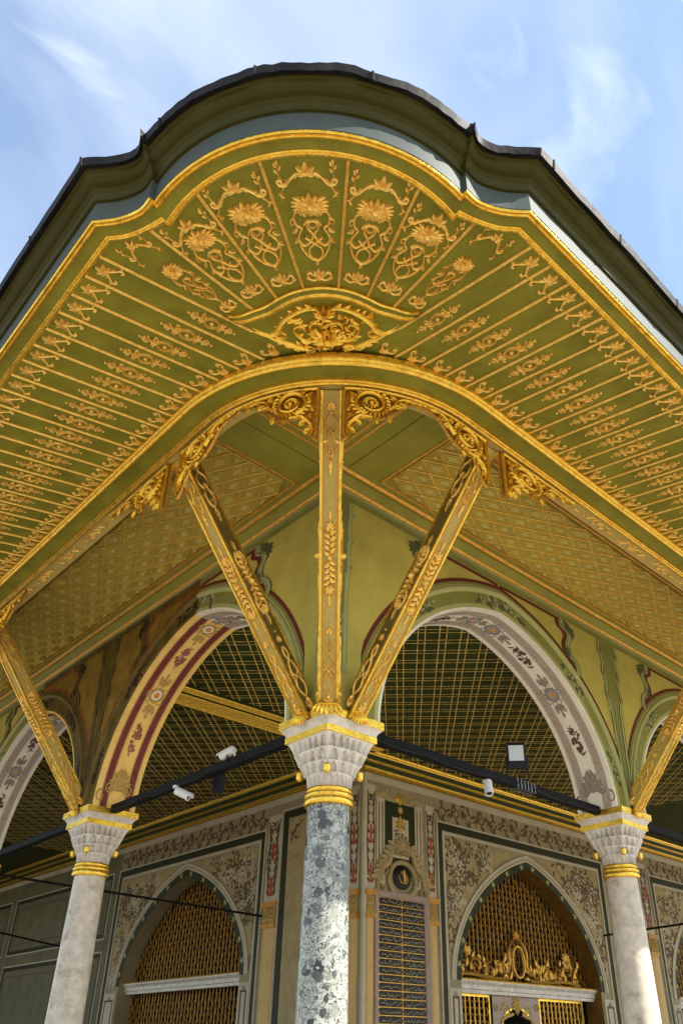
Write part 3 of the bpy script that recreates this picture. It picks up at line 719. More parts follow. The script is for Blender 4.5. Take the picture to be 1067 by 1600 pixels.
for right, L in ((True, 5.2), (False, 6.2)):
    n = int((L + KF) / RS)
    for i in range(n):
        s = -KF + RS * i; ri = rib_in(s) if i else 2.30
        ln = 3.46 - ri; key = round(ln, 2)
        if key not in RIBL: RIBL[key] = rib_mesh(ln / math.cos(math.atan(TS)))
        put('rib', RIBL[key], ev, sfr(right, s, ri))
        c = s + RS / 2
        put('end_flower', ME, ev, sfr(right, c, 3.40) @ wob() @ Matrix.Diagonal((1.08, 1.08, 1.6, 1)))
        rr = (2.58, 2.66, 2.72, 2.765, 2.78, 2.79, 2.80)[min(i, 6)]
        put('ring_motif', MRG, ev, sfr(right, c, rr) @ wob() @ Matrix.Diagonal((1.16, 1.14, 1.7, 1)))
        put('inner_flower', MI, ev, sfr(right, c, rib_in(c) - .01) @ wob() @ Matrix.Diagonal((1, 1.05, 1.6, 1)))
def ffr(ang, rad):
    d = Vector((-math.cos(ang) * S2 + math.sin(ang) * S2, -math.cos(ang) * S2 - math.sin(ang) * S2, -TS)); return frame(fanp(ang, rad, .001), d, DN)
for a in (-33.2, -20.3, -7.3, 7.3, 20.3, 33.2):
    ln = outer_radius(R(a), -.02) - .90; put('rib', rib_mesh(ln * 1.017), ev, ffr(R(a), .90))
for a, k in ((0, 1), (-13.8, 1), (13.8, 1), (-26.8, .93), (26.8, .93), (-38.9, .80), (38.9, .80)):
    ro = outer_radius(R(a), -.02); x = 1 if abs(a) < 30 else .72
    put('crest_motif', MC, ev, ffr(R(a), ro - .115 * k) @ Matrix.Diagonal((x * k * 1.08, k * 1.08, 1.5, 1)))
    put('body_motif', MBD, ev, ffr(R(a), 1.41 if k == 1 else (1.37 if k > .9 else 1.33)) @ Matrix.Diagonal((x * k * 1.16, k * 1.12, 1.5, 1)))
    put('foot_motif', MF, ev, ffr(R(a), 1.045) @ Matrix.Diagonal((x * 1.15, 1.15, 1.5, 1)))
# shelf moulding over the cartouche
shelf = [(-42.5, .955), (-39, .90), (-33, .872), (-27, .855), (-20, .875), (-13, .90), (-6, .915), (0, .92), (6, .915), (13, .90), (20, .875), (27, .855), (33, .872), (39, .90), (42.5, .955)]
sp = crs(shelf, 60)
mb = MB()
for prf, m_ in (([(-.05, 0), (-.05, .04), (-.038, .06), (-.02, .06), (-.008, .04)], 0), ([(-.01, .04), (.0, .03), (.02, .026)], 1), ([(.02, .024), (.024, .036), (.034, .042), (.044, .03), (.044, 0)], 0)):
    mb.loft([[fanp(R(a), r + d, h) for a, r in sp] for d, h in prf], m_)
part('cartouche_shelf', mb, ['gilt', 'soffit_green'], ev, None, 35)
def m_cartouche():
    m = MB(); mm = .018
    # frame of C scrolls, y outward from fan centre, x across
    for q in (-1, 1):
        m.stroke([(0, .74), (q * .10, .76), (q * .20, .70), (q * .27, .60), (q * .30, .52), (q * .36, .49), (q * .44, .54), (q * .52, .62)], .026, .045, 'both', 34)
        m.stroke([(q * .56, .67), (q * .47, .61), (q * .40, .52), (q * .31, .42), (q * .20, .34), (q * .10, .27), (q * .03, .22)], .020, .035, 'both', 30)
        m.spiral(q * .28, .48, .05, PI / 2, 1.3, .016, .04, .2, -q); m.spiral(q * .12, .31, .045, 0, 1.3, .014, .035, .2, q)
        for k in range(9):
            t = k / 8; x = q * (.10 + .42 * t); y = .70 - .05 * t + .0 * t
            m.leaf(q * (.54 - .055 * k), .645 - .05 * k, PI / 2 + (-q) * (2.2 - .1 * k), .085, .016, .03, q * .9)
        for k in range(6): m.leaf(q * (.06 + .05 * k), .755 - .035 * k * k * .35, PI / 2 - q * (.5 + .1 * k), .07, .014, .03, -q)
        for k in range(5): m.leaf(q * (.30 - .05 * k), .42 - .035 * k, -PI / 2 + q * .6, .06, .013, .026, q * .8)
        # foliage inside
        m.stroke([(q * .0, .42), (q * .06, .46), (q * .10, .53), (q * .08, .60), (q * .03, .60), (q * .03, .55)], .011, .028, 'const', 20)
        m.stroke([(q * .02, .40), (q * .12, .40), (q * .18, .46), (q * .2, .54), (q * .15, .58), (q * .13, .52)], .011, .028, 'const', 20)
        for k in range(8): m.leaf(q * rnd.uniform(.03, .2), rnd.uniform(.38, .64), rnd.uniform(0, 6.28), .07, .014, .026, rnd.uniform(-1, 1))
    for k in range(70):
        y = rnd.uniform(.26, .68); x = rnd.uniform(-1, 1) * (.05 + .55 * max(0, y - .2)); m.leaf(x, y, rnd.uniform(0, 6.28), rnd.uniform(.05, .09), .014, rnd.uniform(.02, .035), rnd.uniform(-1.5, 1.5))
    m.palmette(0, .70, PI / 2, .10, 7, .055, 2.6, .8); m.palmette(0, .40, PI / 2, .15, 9, .045, 3.2, 1.0); m.palmette(0, .40, -PI / 2, .10, 5, .04, 2.0, .6); m.palmette(0, .22, -PI / 2, .10, 7, .03, 2.6, .7); m.boss(0, .4, .03, .06)
    return m
M0 = ffr(0, 0.)
part('cartouche', m_cartouche(), 'gilt', ev, M0 @ Matrix.Diagonal((1.2, 1.0, 1.3, 1)), 50)

# ------------------------------------------------------------------ lead roof
rf = thing('lead_roof', 'dark lead roof edge running above the green eave cornice', 'roof', (-3 + EX, -3 + EY, 6.2))
def jit(seed, a): 
    r = random.Random(seed); return lambda u, v: r.uniform(-a, a)
c1 = contour(.255, 6.195); c2 = contour(.298, 6.170); c3 = contour(.312, 6.222); c4 = contour(.29, 6.250)
r_ = random.Random(3)
ph = [math.sin(i * 1.7) * .004 + r_.uniform(-.004, .004) for i in range(len(c1))]
def dens(c):
    o = []
    for a, b in zip(c, c[1:]):
        L = math.dist(a[:2], b[:2]); n = max(1, int(L / .12)); n = min(n, 60)
        for i in range(n): t = i / n; o.append(tuple(a[k] + (b[k] - a[k]) * t for k in range(3)))
    o.append(c[-1]); return o
base = c2
def dens_n(c, ref):
    o = []
    for (a, b), (p, q) in zip(zip(c, c[1:]), zip(ref, ref[1:])):
        n = min(60, max(1, int(math.dist(p[:2], q[:2]) / .12)))
        for i in range(n): t = i / n; o.append([a[k] + (b[k] - a[k]) * t for k in range(3)])
    o.append(list(c[-1])); return o
rows = [dens_n(c, base) for c in (c1, c2, c3, c4)]
for i in range(len(rows[0])):
    j = r_.uniform(-.011, .011) + .008 * math.sin(i * .7)
    for k in (1, 2): rows[k][i][2] += j
    rows[2][i][2] += r_.uniform(-.004, .006)
top = []
for x, y, z in rows[3]: top.append((max(x, 3.0) if x > -2 else 3.0, max(y, 3.0) if y > -2 else 3.0, 7.6))
rows.append(top)
mb = MB(); mb.loft(rows); part('roof_sheet', mb, 'lead', rf, None, 40)
mb = MB(); mb.box((3, 3, 7.45), (LU + 12, LV + 8, 7.62)); part('roof_deck', mb, 'lead', rf)
seam = MB(); i0 = 0; acc = 0
for i in range(1, len(rows[2])):
    acc += math.dist(rows[2][i - 1][:2], rows[2][i][:2])
    if acc > .62:
        acc = 0; p = Vector(rows[2][i]); q = Vector(rows[3][i]); tq = Vector(top[i]); d = (tq - q).normalized()
        sb = MB(); sb.tube([Vector(rows[1][i]) + Vector((0, 0, -.004)), p + Vector((0, 0, .002)), q + Vector((0, 0, .003)), q + d * 1.6 + Vector((0, 0, .004))], .009, 6); part('roll_seam', sb, 'lead', rf)

# ------------------------------------------------------------------ struts with carved scroll brackets
def m_strut_top():
    m = MB(); m.palmette(0, .0, PI / 2, .05, 5, .012, 2.2, .4, wf=.18); m.boss(0, -.015, .014, .014)
    for q in (-1, 1):
        m.stroke([(0, -.02), (q * .04, -.05), (q * .045, -.09), (q * .02, -.12), (0, -.09), (-q * .018, -.13), (-q * .035, -.17), (-q * .03, -.22), (0, -.25)], .006, .010, 'const', 30)
        m.leaf(q * .02, -.15, q * .9 - PI / 2, .05, .009, .01, q)
    m.ring(0, -.215, .016, .022, .005, .010); m.leaf(0, -.26, -PI / 2, .05, .013, .012); m.leaf(0, -.30, -PI / 2, .035, .009, .01); m.boss(0, -.265, .014, .012)
    return m.mesh('strut_motif', 'gilt_carved', 50)
def m_strut_mid():
    m = MB(); r = random.Random(5)
    m.palmette(0, .14, PI / 2, .06, 5, .014, 1.6, .4, wf=.18); m.palmette(0, -.15, -PI / 2, .06, 5, .014, 1.6, .4, wf=.18)
    for k in range(16):
        y = -.12 + .24 * k / 15; q = 1 if k % 2 else -1; m.leaf(0, y, (PI / 2 if k > 7 else -PI / 2) - q * .8 * (1 if k > 7 else -1), .055, .011, .018, q * .8 * (-1 if k > 7 else 1))
    m.boss(0, 0, .022, .03)
    for q in (-1, 1):
        m.stroke([(q * .02, .08), (q * .045, .12), (q * .04, .165), (q * .02, .19)], .006, .01, 'const'); m.stroke([(q * .02, -.08), (q * .045, -.12), (q * .04, -.17), (q * .02, -.2)], .006, .01, 'const')
    m.leaf(0, .2, PI / 2, .06, .009, .01); m.leaf(0, -.2, -PI / 2, .07, .01, .01)
    return m.mesh('strut_motif', 'gilt_carved', 50)
def m_strut_low():
    m = MB(); m.palmette(0, -.2, -PI / 2, .055, 7, .016, 2.8, .4, wf=.15); m.boss(0, -.19, .018, .018); m.palmette(0, .17, PI / 2, .04, 5, .012, 1.8, .4, wf=.2); m.boss(0, .235, .007, .01)
    for q in (-1, 1):
        m.stroke([(0, -.17), (q * .035, -.13), (q * .04, -.09), (q * .01, -.05), (-q * .03, -.02), (-q * .025, .03), (0, .06), (q * .02, .09), (q * .015, .12), (0, .14)], .006, .011, 'const', 34)
        m.stroke([(q * .045, -.04), (q * .02, -.03), (0, -.05)], .006, .01, 'const'); m.stroke([(q * .04, 0), (q * .038, -.05), (q * .03, -.09)], .005, .01, 'const')
    return m.mesh('strut_motif', 'gilt_carved', 50)
STT, STM, STL = m_strut_top(), m_strut_mid(), m_strut_low()
def m_acanthus():
    m = MB()
    for k in range(7):
        t = (k - 3) / 3; m.leaf(t * .07, .02, -PI / 2 + t * .35, .09 - .02 * abs(t), .015, .03, t * .4)
    m.stroke([(-.085, .02), (-.04, .035), (0, .03), (.04, .035), (.085, .02)], .014, .03, 'const'); return m.mesh('acanthus_foot', 'gilt_rich', 50)
ACM = m_acanthus()
def bracket_pattern(sgn):
    """openwork scroll: x along the beam away from the strut, y downward positive"""
    pl = [(0, 0), (.62, 0), (.74, .01), (.70, .035), (.58, .05), (.52, .085), (.47, .14), (.42, .22), (.33, .285), (.22, .30), (.15, .29), (.13, .34), (.09, .40), (.06, .50), (.02, .54), (0, .54)]
    m = MB()
    c = (.235, .155)
    sp_ = m.spiral(c[0], c[1], .135, PI * .62, 2.1, .018, .03, .10, 1)
    for k in range(26):
        a = PI * .62 + 2 * PI * 1.1 * k / 26; rr = .135 * (1 - .38 * k / 26) + .012; m.leaf(c[0] + rr * math.cos(a), c[1] + rr * math.sin(a), a + .5, .042, .010, .026, .6)
    for k in range(12):
        a = 2 * PI * k / 12; m.leaf(c[0] + .055 * math.cos(a), c[1] + .055 * math.sin(a), a + 2.6, .03, .008, .024, .6)
    m.boss(c[0], c[1], .02, .03)
    m.stroke([(.02, .018), (.3, .018), (.6, .014), (.73, .012)], .014, .022, 'const', 16)           # top fillet
    m.stroke([(.018, .02), (.018, .3), (.02, .52)], .012, .020, 'const', 10)
    m.stroke([(.37, .20), (.42, .14), (.45, .08), (.52, .05), (.60, .05), (.68, .035)], .016, .026, 'taper', 18)
    m.stroke([(.06, .50), (.05, .42), (.09, .35), (.15, .30), (.24, .30)], .015, .026, 'both', 16)
    for x, y, a in ((.42, .16, -.6), (.46, .11, .2), (.50, .06, 1.0), (.55, .06, -.9), (.40, .08, -2.0), (.44, .06, 2.4), (.60, .045, .9), (.64, .04, -.5), (.38, .05, .4), (.08, .1, 1.4), (.07, .2, 1.6), (.06, .28, 1.2), (.1, .36, .2), (.06, .44, .4), (.08, .40, 2.0), (.12, .31, -.2), (.06, .06, .8), (.12, .05, .4), (.36, .27, .8), (.28, .30, 1.4), (.34, .05, 2.2)):
        m.leaf(x, y, a, .065, .014, .024, .9)
    bk = MB(); bk.prism(pl, -.02, .002); return m, bk
BP, BK = bracket_pattern(1)
def strut(name, label, base, d, top_r, side_out, s_mid, bl=(1.05, 1.05), bh=.98, brackets=(1, -1), chev=False, dark=False):
    """base = column axis, d = plan direction outward; runs from abacus to beam"""
    d = Vector((*d, 0)).normalized(); t = thing(name, label, 'strut', (base[0] + d.x * .35, base[1] + d.y * .35, 4.1), 'carved struts propping the eave')
    rF = .345
    F = Vector((base[0], base[1], 4.10)) + d * rF; sh = Vector(beam_pt(s_mid, -.10, 6.09)); T_ = Vector((sh.x, sh.y, 6.075))
    ax = (T_ - F); L = ax.length; ax.normalize(); side = ax.cross(Vector((0, 0, 1))).normalized(); n1 = side.cross(ax) * -1
    if n1.z > 0: n1 = -n1
    M = frame(F, ax, n1); hd = math.hypot(ax.x, ax.y); ta = hd and ax.z / hd
    W, Dp = .077, .15
    mb = MB()
    y0 = lambda z: -z * ta * 1.0
    def bar(x0, x1, z0, z1, m, nm, yt=0.):
        b = MB(); V = [(x, (L if e else y0(z)) + (yt if e else 0), z) for e in (0, 1) for x, z in ((x0, z0), (x1, z0), (x1, z1), (x0, z1))]
        b.add(V, [(0, 1, 2, 3), (4, 7, 6, 5), (0, 4, 5, 1), (1, 5, 6, 2), (2, 6, 7, 3), (3, 7, 4, 0)]); return part(nm, b, m, t, M)
    bar(-W, W, -Dp, 0, 'strut_beige', 'strut_body')
    for x in (-1, 1):
        a, b = sorted((x * .066, x * .088)); bar(a, b, -.012, .010, 'gilt', 'edge_moulding')
        a, b = sorted((x * .048, x * .054)); bar(a, b, -.004, .004, 'gilt_dark', 'edge_bead')
        a, b = sorted((x * .070, x * .087)); bar(a, b, -Dp - .008, -Dp + .014, 'gilt', 'edge_moulding')
    if dark:
        for x in (-1, 1):
            a, b = sorted((x * (W - .002), x * (W + .002))); bar(a, b, -Dp + .016, -.014, 'strut_side', 'side_panel')
    for me, f in ((STT, .945), (STM, .50), (STL, .16)):
        put('strut_motif', me, t, M @ Matrix.Translation((0, L * f, .001)) @ Matrix.Diagonal((1.05, 1.55, 1.8, 1)))
        for x in (-1, 1):
            sm = Matrix.Translation((x * (W + .0025), L * f, -Dp * .5)) @ Matrix.Rotation(x * PI / 2, 4, 'Y') @ Matrix.Diagonal((1.1, 1.55, 1.8, 1))
            put('strut_motif', me, t, M @ sm)
    # acanthus on the abacus
    put('acanthus_foot', ACM, t, frame((base[0] + d.x * (rF + (.0 if not chev else .11)), base[1] + d.y * (rF + (.0 if not chev else .11)), 4.09), (0, 0, 1), d) @ Matrix.Diagonal((1.25 if chev else 1, 1, 1, 1)))
    if chev:
        b = MB()
        for q in (-1, 1): b.stroke([(q * .062, -.01), (0, .14)], .011, .014, 'const', 5)
        b.add([(-.06, -.03, .003), (.06, -.03, .003), (0, .12, .003)], [(0, 1, 2)], 1); part('chevron_foot', b, ['gilt', 'old_sage'], t, M)
    for q in brackets:
        f = lambda x, y, z, q=q: beam_pt(s_mid + q * (.088 + x * bl[0 if q > 0 else 1]), -.075 + z, 6.088 - y * bh)
        br = part('scroll_bracket', BP.mapped(f), 'gilt_rich', t, None, 50); part('bracket_plate', BK.mapped(lambda x, y, z, q=q: beam_pt(s_mid + q * (.088 + x * bl[0 if q > 0 else 1]), -.09 + z, 6.088 - y * bh)), 'gilt_dark', br)
    return t
sR = BQ + BC - EX; sL = -(BQ + BC - EY * -1)
strut('eave_strut', 'middle diagonal beige and gilt strut rising from the breccia corner column', (0, 0), (-1, -1), 0, 0, 0, chev=True, dark=True)
strut('eave_strut', 'left leaning strut with dark carved side above the breccia corner column', (0, 0), (-1, 0), 0, 0, -(BQ + BC + .07), bl=(1.15, 1.5), bh=.92, dark=True)
strut('eave_strut', 'right leaning strut with dark carved side above the breccia corner column', (0, 0), (0, -1), 0, 0, BQ + BC - .07, bl=(1.5, 1.15), bh=.92, dark=True)
strut('eave_strut', 'strut leaning out from the shaded marble column at the left edge', (0, DL), (-1, 0), 0, 0, -(BQ + BC + .07 + DL), bl=(1.5, 1.5), bh=.92)
strut('eave_strut', 'strut leaning out from the half sunlit column at the right edge', (DR, 0), (0, -1), 0, 0, BQ + BC - .07 + DR, bl=(1.5, 1.5), bh=.92)
# carved sprigs on the underside of the beam between the brackets
def beam_motif(kind):
    m = MB()
    if kind == 0:
        m.palmette(0, 0, PI / 2, .06, 7, .014, 6.0, .3); m.ring(0, 0, .05, .04, .008, .012)
        for q in (-1, 1):
            m.stroke([(q * .05, 0), (q * .10, .03), (q * .14, 0), (q * .17, -.03), (q * .2, 0)], .008, .012, 'const'); m.palmette(q * .19, 0, 0 if q > 0 else PI, .06, 5, .012, 2.2, .5)
            m.leaf(q * .1, .03, q * .6 + (PI if q < 0 else 0), .05, .01, .012); m.leaf(q * .14, -.02, q * -.8 + (PI if q < 0 else 0), .05, .01, .012)
    else:
        for q in (-1, 1):
            m.stroke([(0, .02), (q * .05, .04), (q * .09, 0), (q * .06, -.03), (q * .03, 0), (q * .07, .035), (q * .13, .03), (q * .17, -.01), (q * .21, .0)], .007, .012, 'const', 30)
            m.leaf(q * .2, 0, 0 if q > 0 else PI, .06, .011, .012); m.leaf(q * .12, .02, q * .8 + (PI if q < 0 else 0), .04, .009, .012)
        m.boss(0, 0, .02, .014)
    return m
BM0, BM1 = beam_motif(0), beam_motif(1)
for q, off in ((1, BQ + BC - .07), (-1, BQ + BC + .07)):
    D = DR if q > 0 else DL
    for b in range(2):
        for fr_, mm_ in ((.24, BM1), (.365, BM1), (.5, BM0), (.635, BM1), (.76, BM1)):
            s0 = off + b * D + fr_ * D
            part('beam_motif', mm_.mapped(lambda x, y, z, q=q, s0=s0: beam_pt(q * (s0 + x), -.115 + y, 6.092 - z)), 'gilt_carved', tb, None, 50)

# ------------------------------------------------------------------ porch ceiling inside with gilt ropes
PZ = 5.97; WU, WV = 4.50, 4.45
def rope_mesh():
    mb = MB(); n = 6; rings = []
    mb.loft([[(.0068 * math.cos(2 * PI * k / n), y, .0068 * math.sin(2 * PI * k / n)) for k in range(n)] for y in (0, 1)], 0, True); return mb.mesh('rope', 'rope_gilt', 60)
ROPE = rope_mesh()
def clip(p0, d, x0, x1, y0, y1):
    t0, t1 = -99, 99
    for p, dd, a, b in ((p0[0], d[0], x0, x1), (p0[1], d[1], y0, y1)):
        ta, tb_ = (a - p) / dd, (b - p) / dd; t0 = max(t0, min(ta, tb_)); t1 = min(t1, max(ta, tb_))
    return (t0, t1) if t1 - t0 > .05 else None
def rope_ceiling(label, x0, x1, y0, y1, xv, yv):
    t = thing('lattice_ceiling', label, 'ceiling', ((x0 + x1) / 2, (y0 + y1) / 2, PZ))
    mb = MB(); mb.add([(x0, y0, PZ), (x1, y0, PZ), (x1, y1, PZ), (x0, y1, PZ)], [(0, 1, 2, 3)]); part('ceiling_board', mb, 'porch_green', t)
    for fam, per, gap, thick in ((0, .2625, .088, 1.05), (1, .288, .085, .45)):
        d = (S2, S2) if fam == 0 else (S2, -S2); nrm = (S2, -S2) if fam == 0 else (S2, S2)
        lo = min(nrm[0] * x + nrm[1] * y for x in (x0, xv) for y in (y0, yv)); hi = max(nrm[0] * x + nrm[1] * y for x in (x0, xv) for y in (y0, yv))
        k = math.ceil((lo - .05) / per)
        while k * per < hi:
            for g_ in (0, gap):
                c = k * per + g_ + (.06 if fam == 0 else .03); p0 = (nrm[0] * c, nrm[1] * c); q = clip(p0, d, x0, xv, y0, yv)
                if q:
                    a = Vector((p0[0] + d[0] * q[0], p0[1] + d[1] * q[0], PZ - .006)); put('rope', ROPE, t, frame(a, (*d, 0), (0, 0, 1)) @ Matrix.Diagonal((thick, q[1] - q[0], thick, 1)))
            k += 1
    return t
rope_ceiling('dark green porch ceiling with gilt rope lattice behind the right arch', HW, LU, HW, WV - .12, 11.0, WV)
rope_ceiling('dark green porch ceiling with gilt rope lattice beyond the striped ceiling beam', HW, WU, WV + .10, LV, WU, 15.5)
# striped ceiling beam
t = thing('ceiling_beam', 'gilt striped green ceiling beam behind the left arch', 'beam', (2.3, WV, PZ))
mb = MB(); mb.box((HW, WV - .46, PZ - .05), (WU, WV + .16, PZ + .02)); part('beam_board', mb, 'porch_green', t)
for i, (y, wd) in enumerate(((-.44, .022), (-.39, .014), (-.355, .014), (-.31, .018), (-.20, .016), (-.155, .016), (-.11, .012), (-.06, .016), (-.01, .014), (.04, .016), (.09, .016), (.14, .022))):
    mb = MB(); mb.tube([(HW, WV + y, PZ - .052), (WU, WV + y, PZ - .052)], wd, 8); part('gilt_stripe', mb, 'gilt', t, None, 60)
# cornice on top of the inner walls
cp = [(0, 5.66), (.03, 5.665), (.03, 5.70), (.05, 5.71), (.065, 5.73), (.05, 5.75), (.06, 5.77), (.09, 5.80), (.12, 5.81), (.14, 5.83), (.12, 5.85), (.135, 5.87), (.17, 5.90), (.185, 5.92), (.17, 5.94), (.19, 5.97)]
cpm = [1, 1, 1, 1, 1, 0, 0, 1, 1, 1, 0, 0, 1, 1, 1]
for rt in (True, False):
    mb = MB(); mb.loft([[((WU - e, WV - e, z) if rt else (WU - e, WV - e, z)), ((LU + 4, WV - e, z) if rt else (WU - e, LV, z))] for e, z in cp], mis=cpm)
    o = part('wall_cornice', mb, ['porch_green', 'gilt'], None, None, 40); single(o, 'gilt and green cornice between the painted %s inner wall and the lattice ceiling' % ('right' if rt else 'left'), 'cornice')

# ------------------------------------------------------------------ inner painted walls
QR = lambda a, h, z: (a, WV - h, z)
QL = lambda a, h, z: (WU - h, a, z)
def parch(hs, zs, za, n=22, k=.74):
    """pointed arch, springing to apex, (distance from axis, z)"""
    out = []
    for i in range(n):
        p = PI / 2 * i / (n - 1); x = math.cos(p); out.append((hs * x, zs + (za - zs) * (k * math.sin(p) + (1 - k) * (1 - x))))
    return out
def aoff(A, o):
    res = []
    for i, (x, z) in enumerate(A):
        a = A[max(i - 1, 0)]; b = A[min(i + 1, len(A) - 1)]; dx, dz = b[0] - a[0], b[1] - a[1]; L = math.hypot(dx, dz); nx, nz = dz / L, -dx / L
        if i == 0: nx, nz = 1, 0
        if i == len(A) - 1: res.append((0, z + o / max(.45, nz))); continue
        res.append((max(0, x + nx * o), z + nz * o))
    return res
def plate(T, Q, poly, h0, h1, m, name):
    mb = MB(); n = len(poly)
    mb.add([Q(x, h0, z) for x, z in poly] + [Q(x, h1, z) for x, z in poly], [tuple(range(n, 2 * n))] + [(i, (i + 1) % n, n + (i + 1) % n, n + i) for i in range(n)])
    return part(name, mb, m, T)
def rect(x0, z0, x1, z1): return [(x0, z0), (x1, z0), (x1, z1), (x0, z1)]
def rframe(T, Q, x0, z0, x1, z1, wd, h, m, name='painted_frame', h0=0):
    mb = MB()
    for k, (hh, ins) in enumerate(((h0, 0), (h, 0), (h, wd), (h0, wd))):
        pass
    mb.loft([[Q(a, hh, b) for a, b in rect(x0 + i, z0 + i, x1 - i, z1 - i)] for hh, i in ((h0, 0), (h, 0), (h, wd), (h0, wd))], 0, True); return part(name, mb, m, T)
def onw(Q, x0, z0, h0, fx=1, sc=1.): return lambda x, y, z: Q(x0 + fx * x * sc, h0 + z * 1.0, z0 + y * sc)
def scrolls(seed, inside, bx, n, size, m=None):
    r = random.Random(seed); m = m or MB(); k = tr = 0
    while k < n and tr < n * 60:
        tr += 1; x, z = r.uniform(bx[0], bx[1]), r.uniform(bx[2], bx[3])
        if not inside(x, z): continue
        k += 1; s_ = size * r.uniform(.6, 1.2); a = r.uniform(0, 2 * PI); d = r.choice((-1, 1))
        pts = m.spiral(x, z, s_, a, r.uniform(.8, 1.4), s_ * .16, .006, .15, d)
        for j in range(5): m.leaf(x + s_ * math.cos(a + d * j * .8), z + s_ * math.sin(a + d * j * .8), a + d * j * .8 + d * .7, s_ * .85, s_ * .17, .007, d)
    return m
wR = thing('painted_wall', 'painted inner wall on the right with scroll frieze and inscription bay', 'wall', (WU, WV, 0))
wL = thing('painted_wall', 'dim painted inner wall on the left with cream panel and green frames', 'wall', (WU, WV, 0))
def window_wall(T, Q, c, hs, zs, za, xa, xb, wname, wlabel, crest, tint, lint, seed):
    """wall bay from xa to xb with a pointed arch window centred on c"""
    A = parch(hs, zs, za); dep = -.38
    full = [(c - a, z) for a, z in A] + [(c + a, z) for a, z in A[-2::-1]]
    mb = MB(); mb.loft([[Q(x, 0, z) for x, z in full], [Q(x, 0, 5.68) for x, z in full]])
    for x0, x1 in ((xa, c - hs), (c + hs, xb)): mb.add([Q(x0, 0, 0), Q(x1, 0, 0), Q(x1, 0, 5.68), Q(x0, 0, 5.68)], [(0, 1, 2, 3)])
    mb.add([Q(c - hs, 0, 0), Q(c + hs, 0, 0), Q(c + hs, 0, .5), Q(c - hs, 0, .5)], [(0, 1, 2, 3)])
    part('wall_face', mb, tint, T)
    jam = [(c - hs, .5)] + full + [(c + hs, .5)]
    mb = MB(); mb.loft([[Q(x, h, z) for x, z in jam] for h in (0, dep)]); part('window_reveal', mb, 'reveal_brown' if crest else 'wall_cream', T, None, 40)
    # green band with pale edges round the arch
    def band(o1, o2, h, m, nm):
        mb = MB(); rows = []
        for o, hh in ((o1, 0), (o1, h), (o2, h), (o2, 0)):
            B = aoff(A, o); rows.append([Q(c - a, hh, z) for a, z in B] + [Q(c + a, hh, z) for a, z in B[-2::-1]])
        mb.loft(rows); part(nm, mb, m, T)
    band(.0, .13, .01, 'frame_green', 'arch_band'); band(.13, .17, .018, 'wall_ivory', 'arch_fillet'); band(.185, .245, .024, 'wall_ivory', 'arch_fillet')
    fx0, fx1, fz = xa + .0, xb - .0, 5.10
    # rectangular frame
    rframe(T, Q, xa + .02, .3, xb - .02, 5.11, .12, .012, 'frame_green'); rframe(T, Q, xa - .005, .28, xb + .005, 5.14, .03, .03, 'wall_ivory', 'frame_fillet'); rframe(T, Q, xa + .15, .32, xb - .15, 4.97, .05, .02, 'wall_ivory', 'frame_fillet')
    # spandrel panels with brown foliage
    B = aoff(A, .30)
    for q in (-1, 1):
        lim = (xb - .24 - c) if q > 0 else (c - xa - .24)
        pts = [(a, z) for a, z in B if a < lim and z < 4.86]
        poly = [(c + q * a, z) for a, z in pts] + [(c + q * pts[-1][0], 4.87), (c + q * lim, 4.87), (c + q * lim, pts[0][1])]
        plate(T, Q, poly, 0, .008, 'panel_tan', 'spandrel_panel')
        def inside(x, z, q=q, lim=lim):
            a = (x - c) * q
            if a > lim - .08 or z > 4.78: return False
            return any(z > zz + .12 and abs(a - aa) < .12 for aa, zz in B)
        bx = (c + .15, c + lim, zs + .2, 4.8) if q > 0 else (c - lim, c - .15, zs + .2, 4.8)
        part('painted_foliage', scrolls(seed + q, inside, bx, 26, .14).mapped(lambda x, y, z: Q(x, .007 + z, y)), 'paint_umber', T, kind='stuff')
        part('painted_foliage', scrolls(seed + 9 + q, inside, bx, 16, .10).mapped(lambda x, y, z: Q(x, .008 + z, y)), 'wall_ivory', T, kind='stuff')
        # lower side panel
        x0, x1 = (c + hs + .04, xb - .18) if q > 0 else (xa + .18, c - hs - .04)
        if x1 - x0 > .15:
            plate(T, Q, rect(x0, .4, x1, zs - .12), 0, .03, 'wall_ivory', 'side_panel'); rframe(T, Q, x0 + .06, .5, x1 - .06, zs - .24, .035, .034, 'paint_umber', 'painted_frame', .03)
            mb = MB(); mb.palmette(0, 0, PI / 2, .08, 5, .005, 2.6, .6); part('painted_foliage', mb.mapped(onw(Q, (x0 + x1) / 2, zs - .24, .035)), 'paint_grey', T)
    for i in range(7):
        a, z = aoff(A, .065)[2 + i * 3]
        for q in (-1, 1):
            mb = MB(); mb.palmette(0, 0, rnd.uniform(0, 6), .07, 6, .004, 5.5, .6); part('painted_foliage', mb.mapped(onw(Q, c + q * a, z, .011)), 'wall_pale_sage', T, kind='stuff')
    # the window itself
    W = thing(wname, wlabel, 'window', Q(c, -.3, .5))
    mb = MB(); pl = [(c - hs - .1, .4), (c + hs + .1, .4)] + [(c + a, z + .1) for a, z in A] + [(c - a, z + .1) for a, z in A[-2::-1]]
    mb.add([Q(x, dep - .35, z) for x, z in pl], [tuple(range(len(pl)))]); part('room_shade_sheet', mb, 'room_shade', W)  # flat near-black sheet, its colour stands for the shade of the unlit room
    def zmax(x):
        a = abs(x - c)
        for (a0, z0), (a1, z1) in zip(A, A[1:]):
            if a1 <= a <= a0: return z0 + (z1 - z0) * (a0 - a) / max(1e-6, a0 - a1)
        return zs
    l0, l1 = lint
    mb = MB(); mb2 = MB(); x = c - hs + .03; i = 0; step = .075
    hG = dep + .06
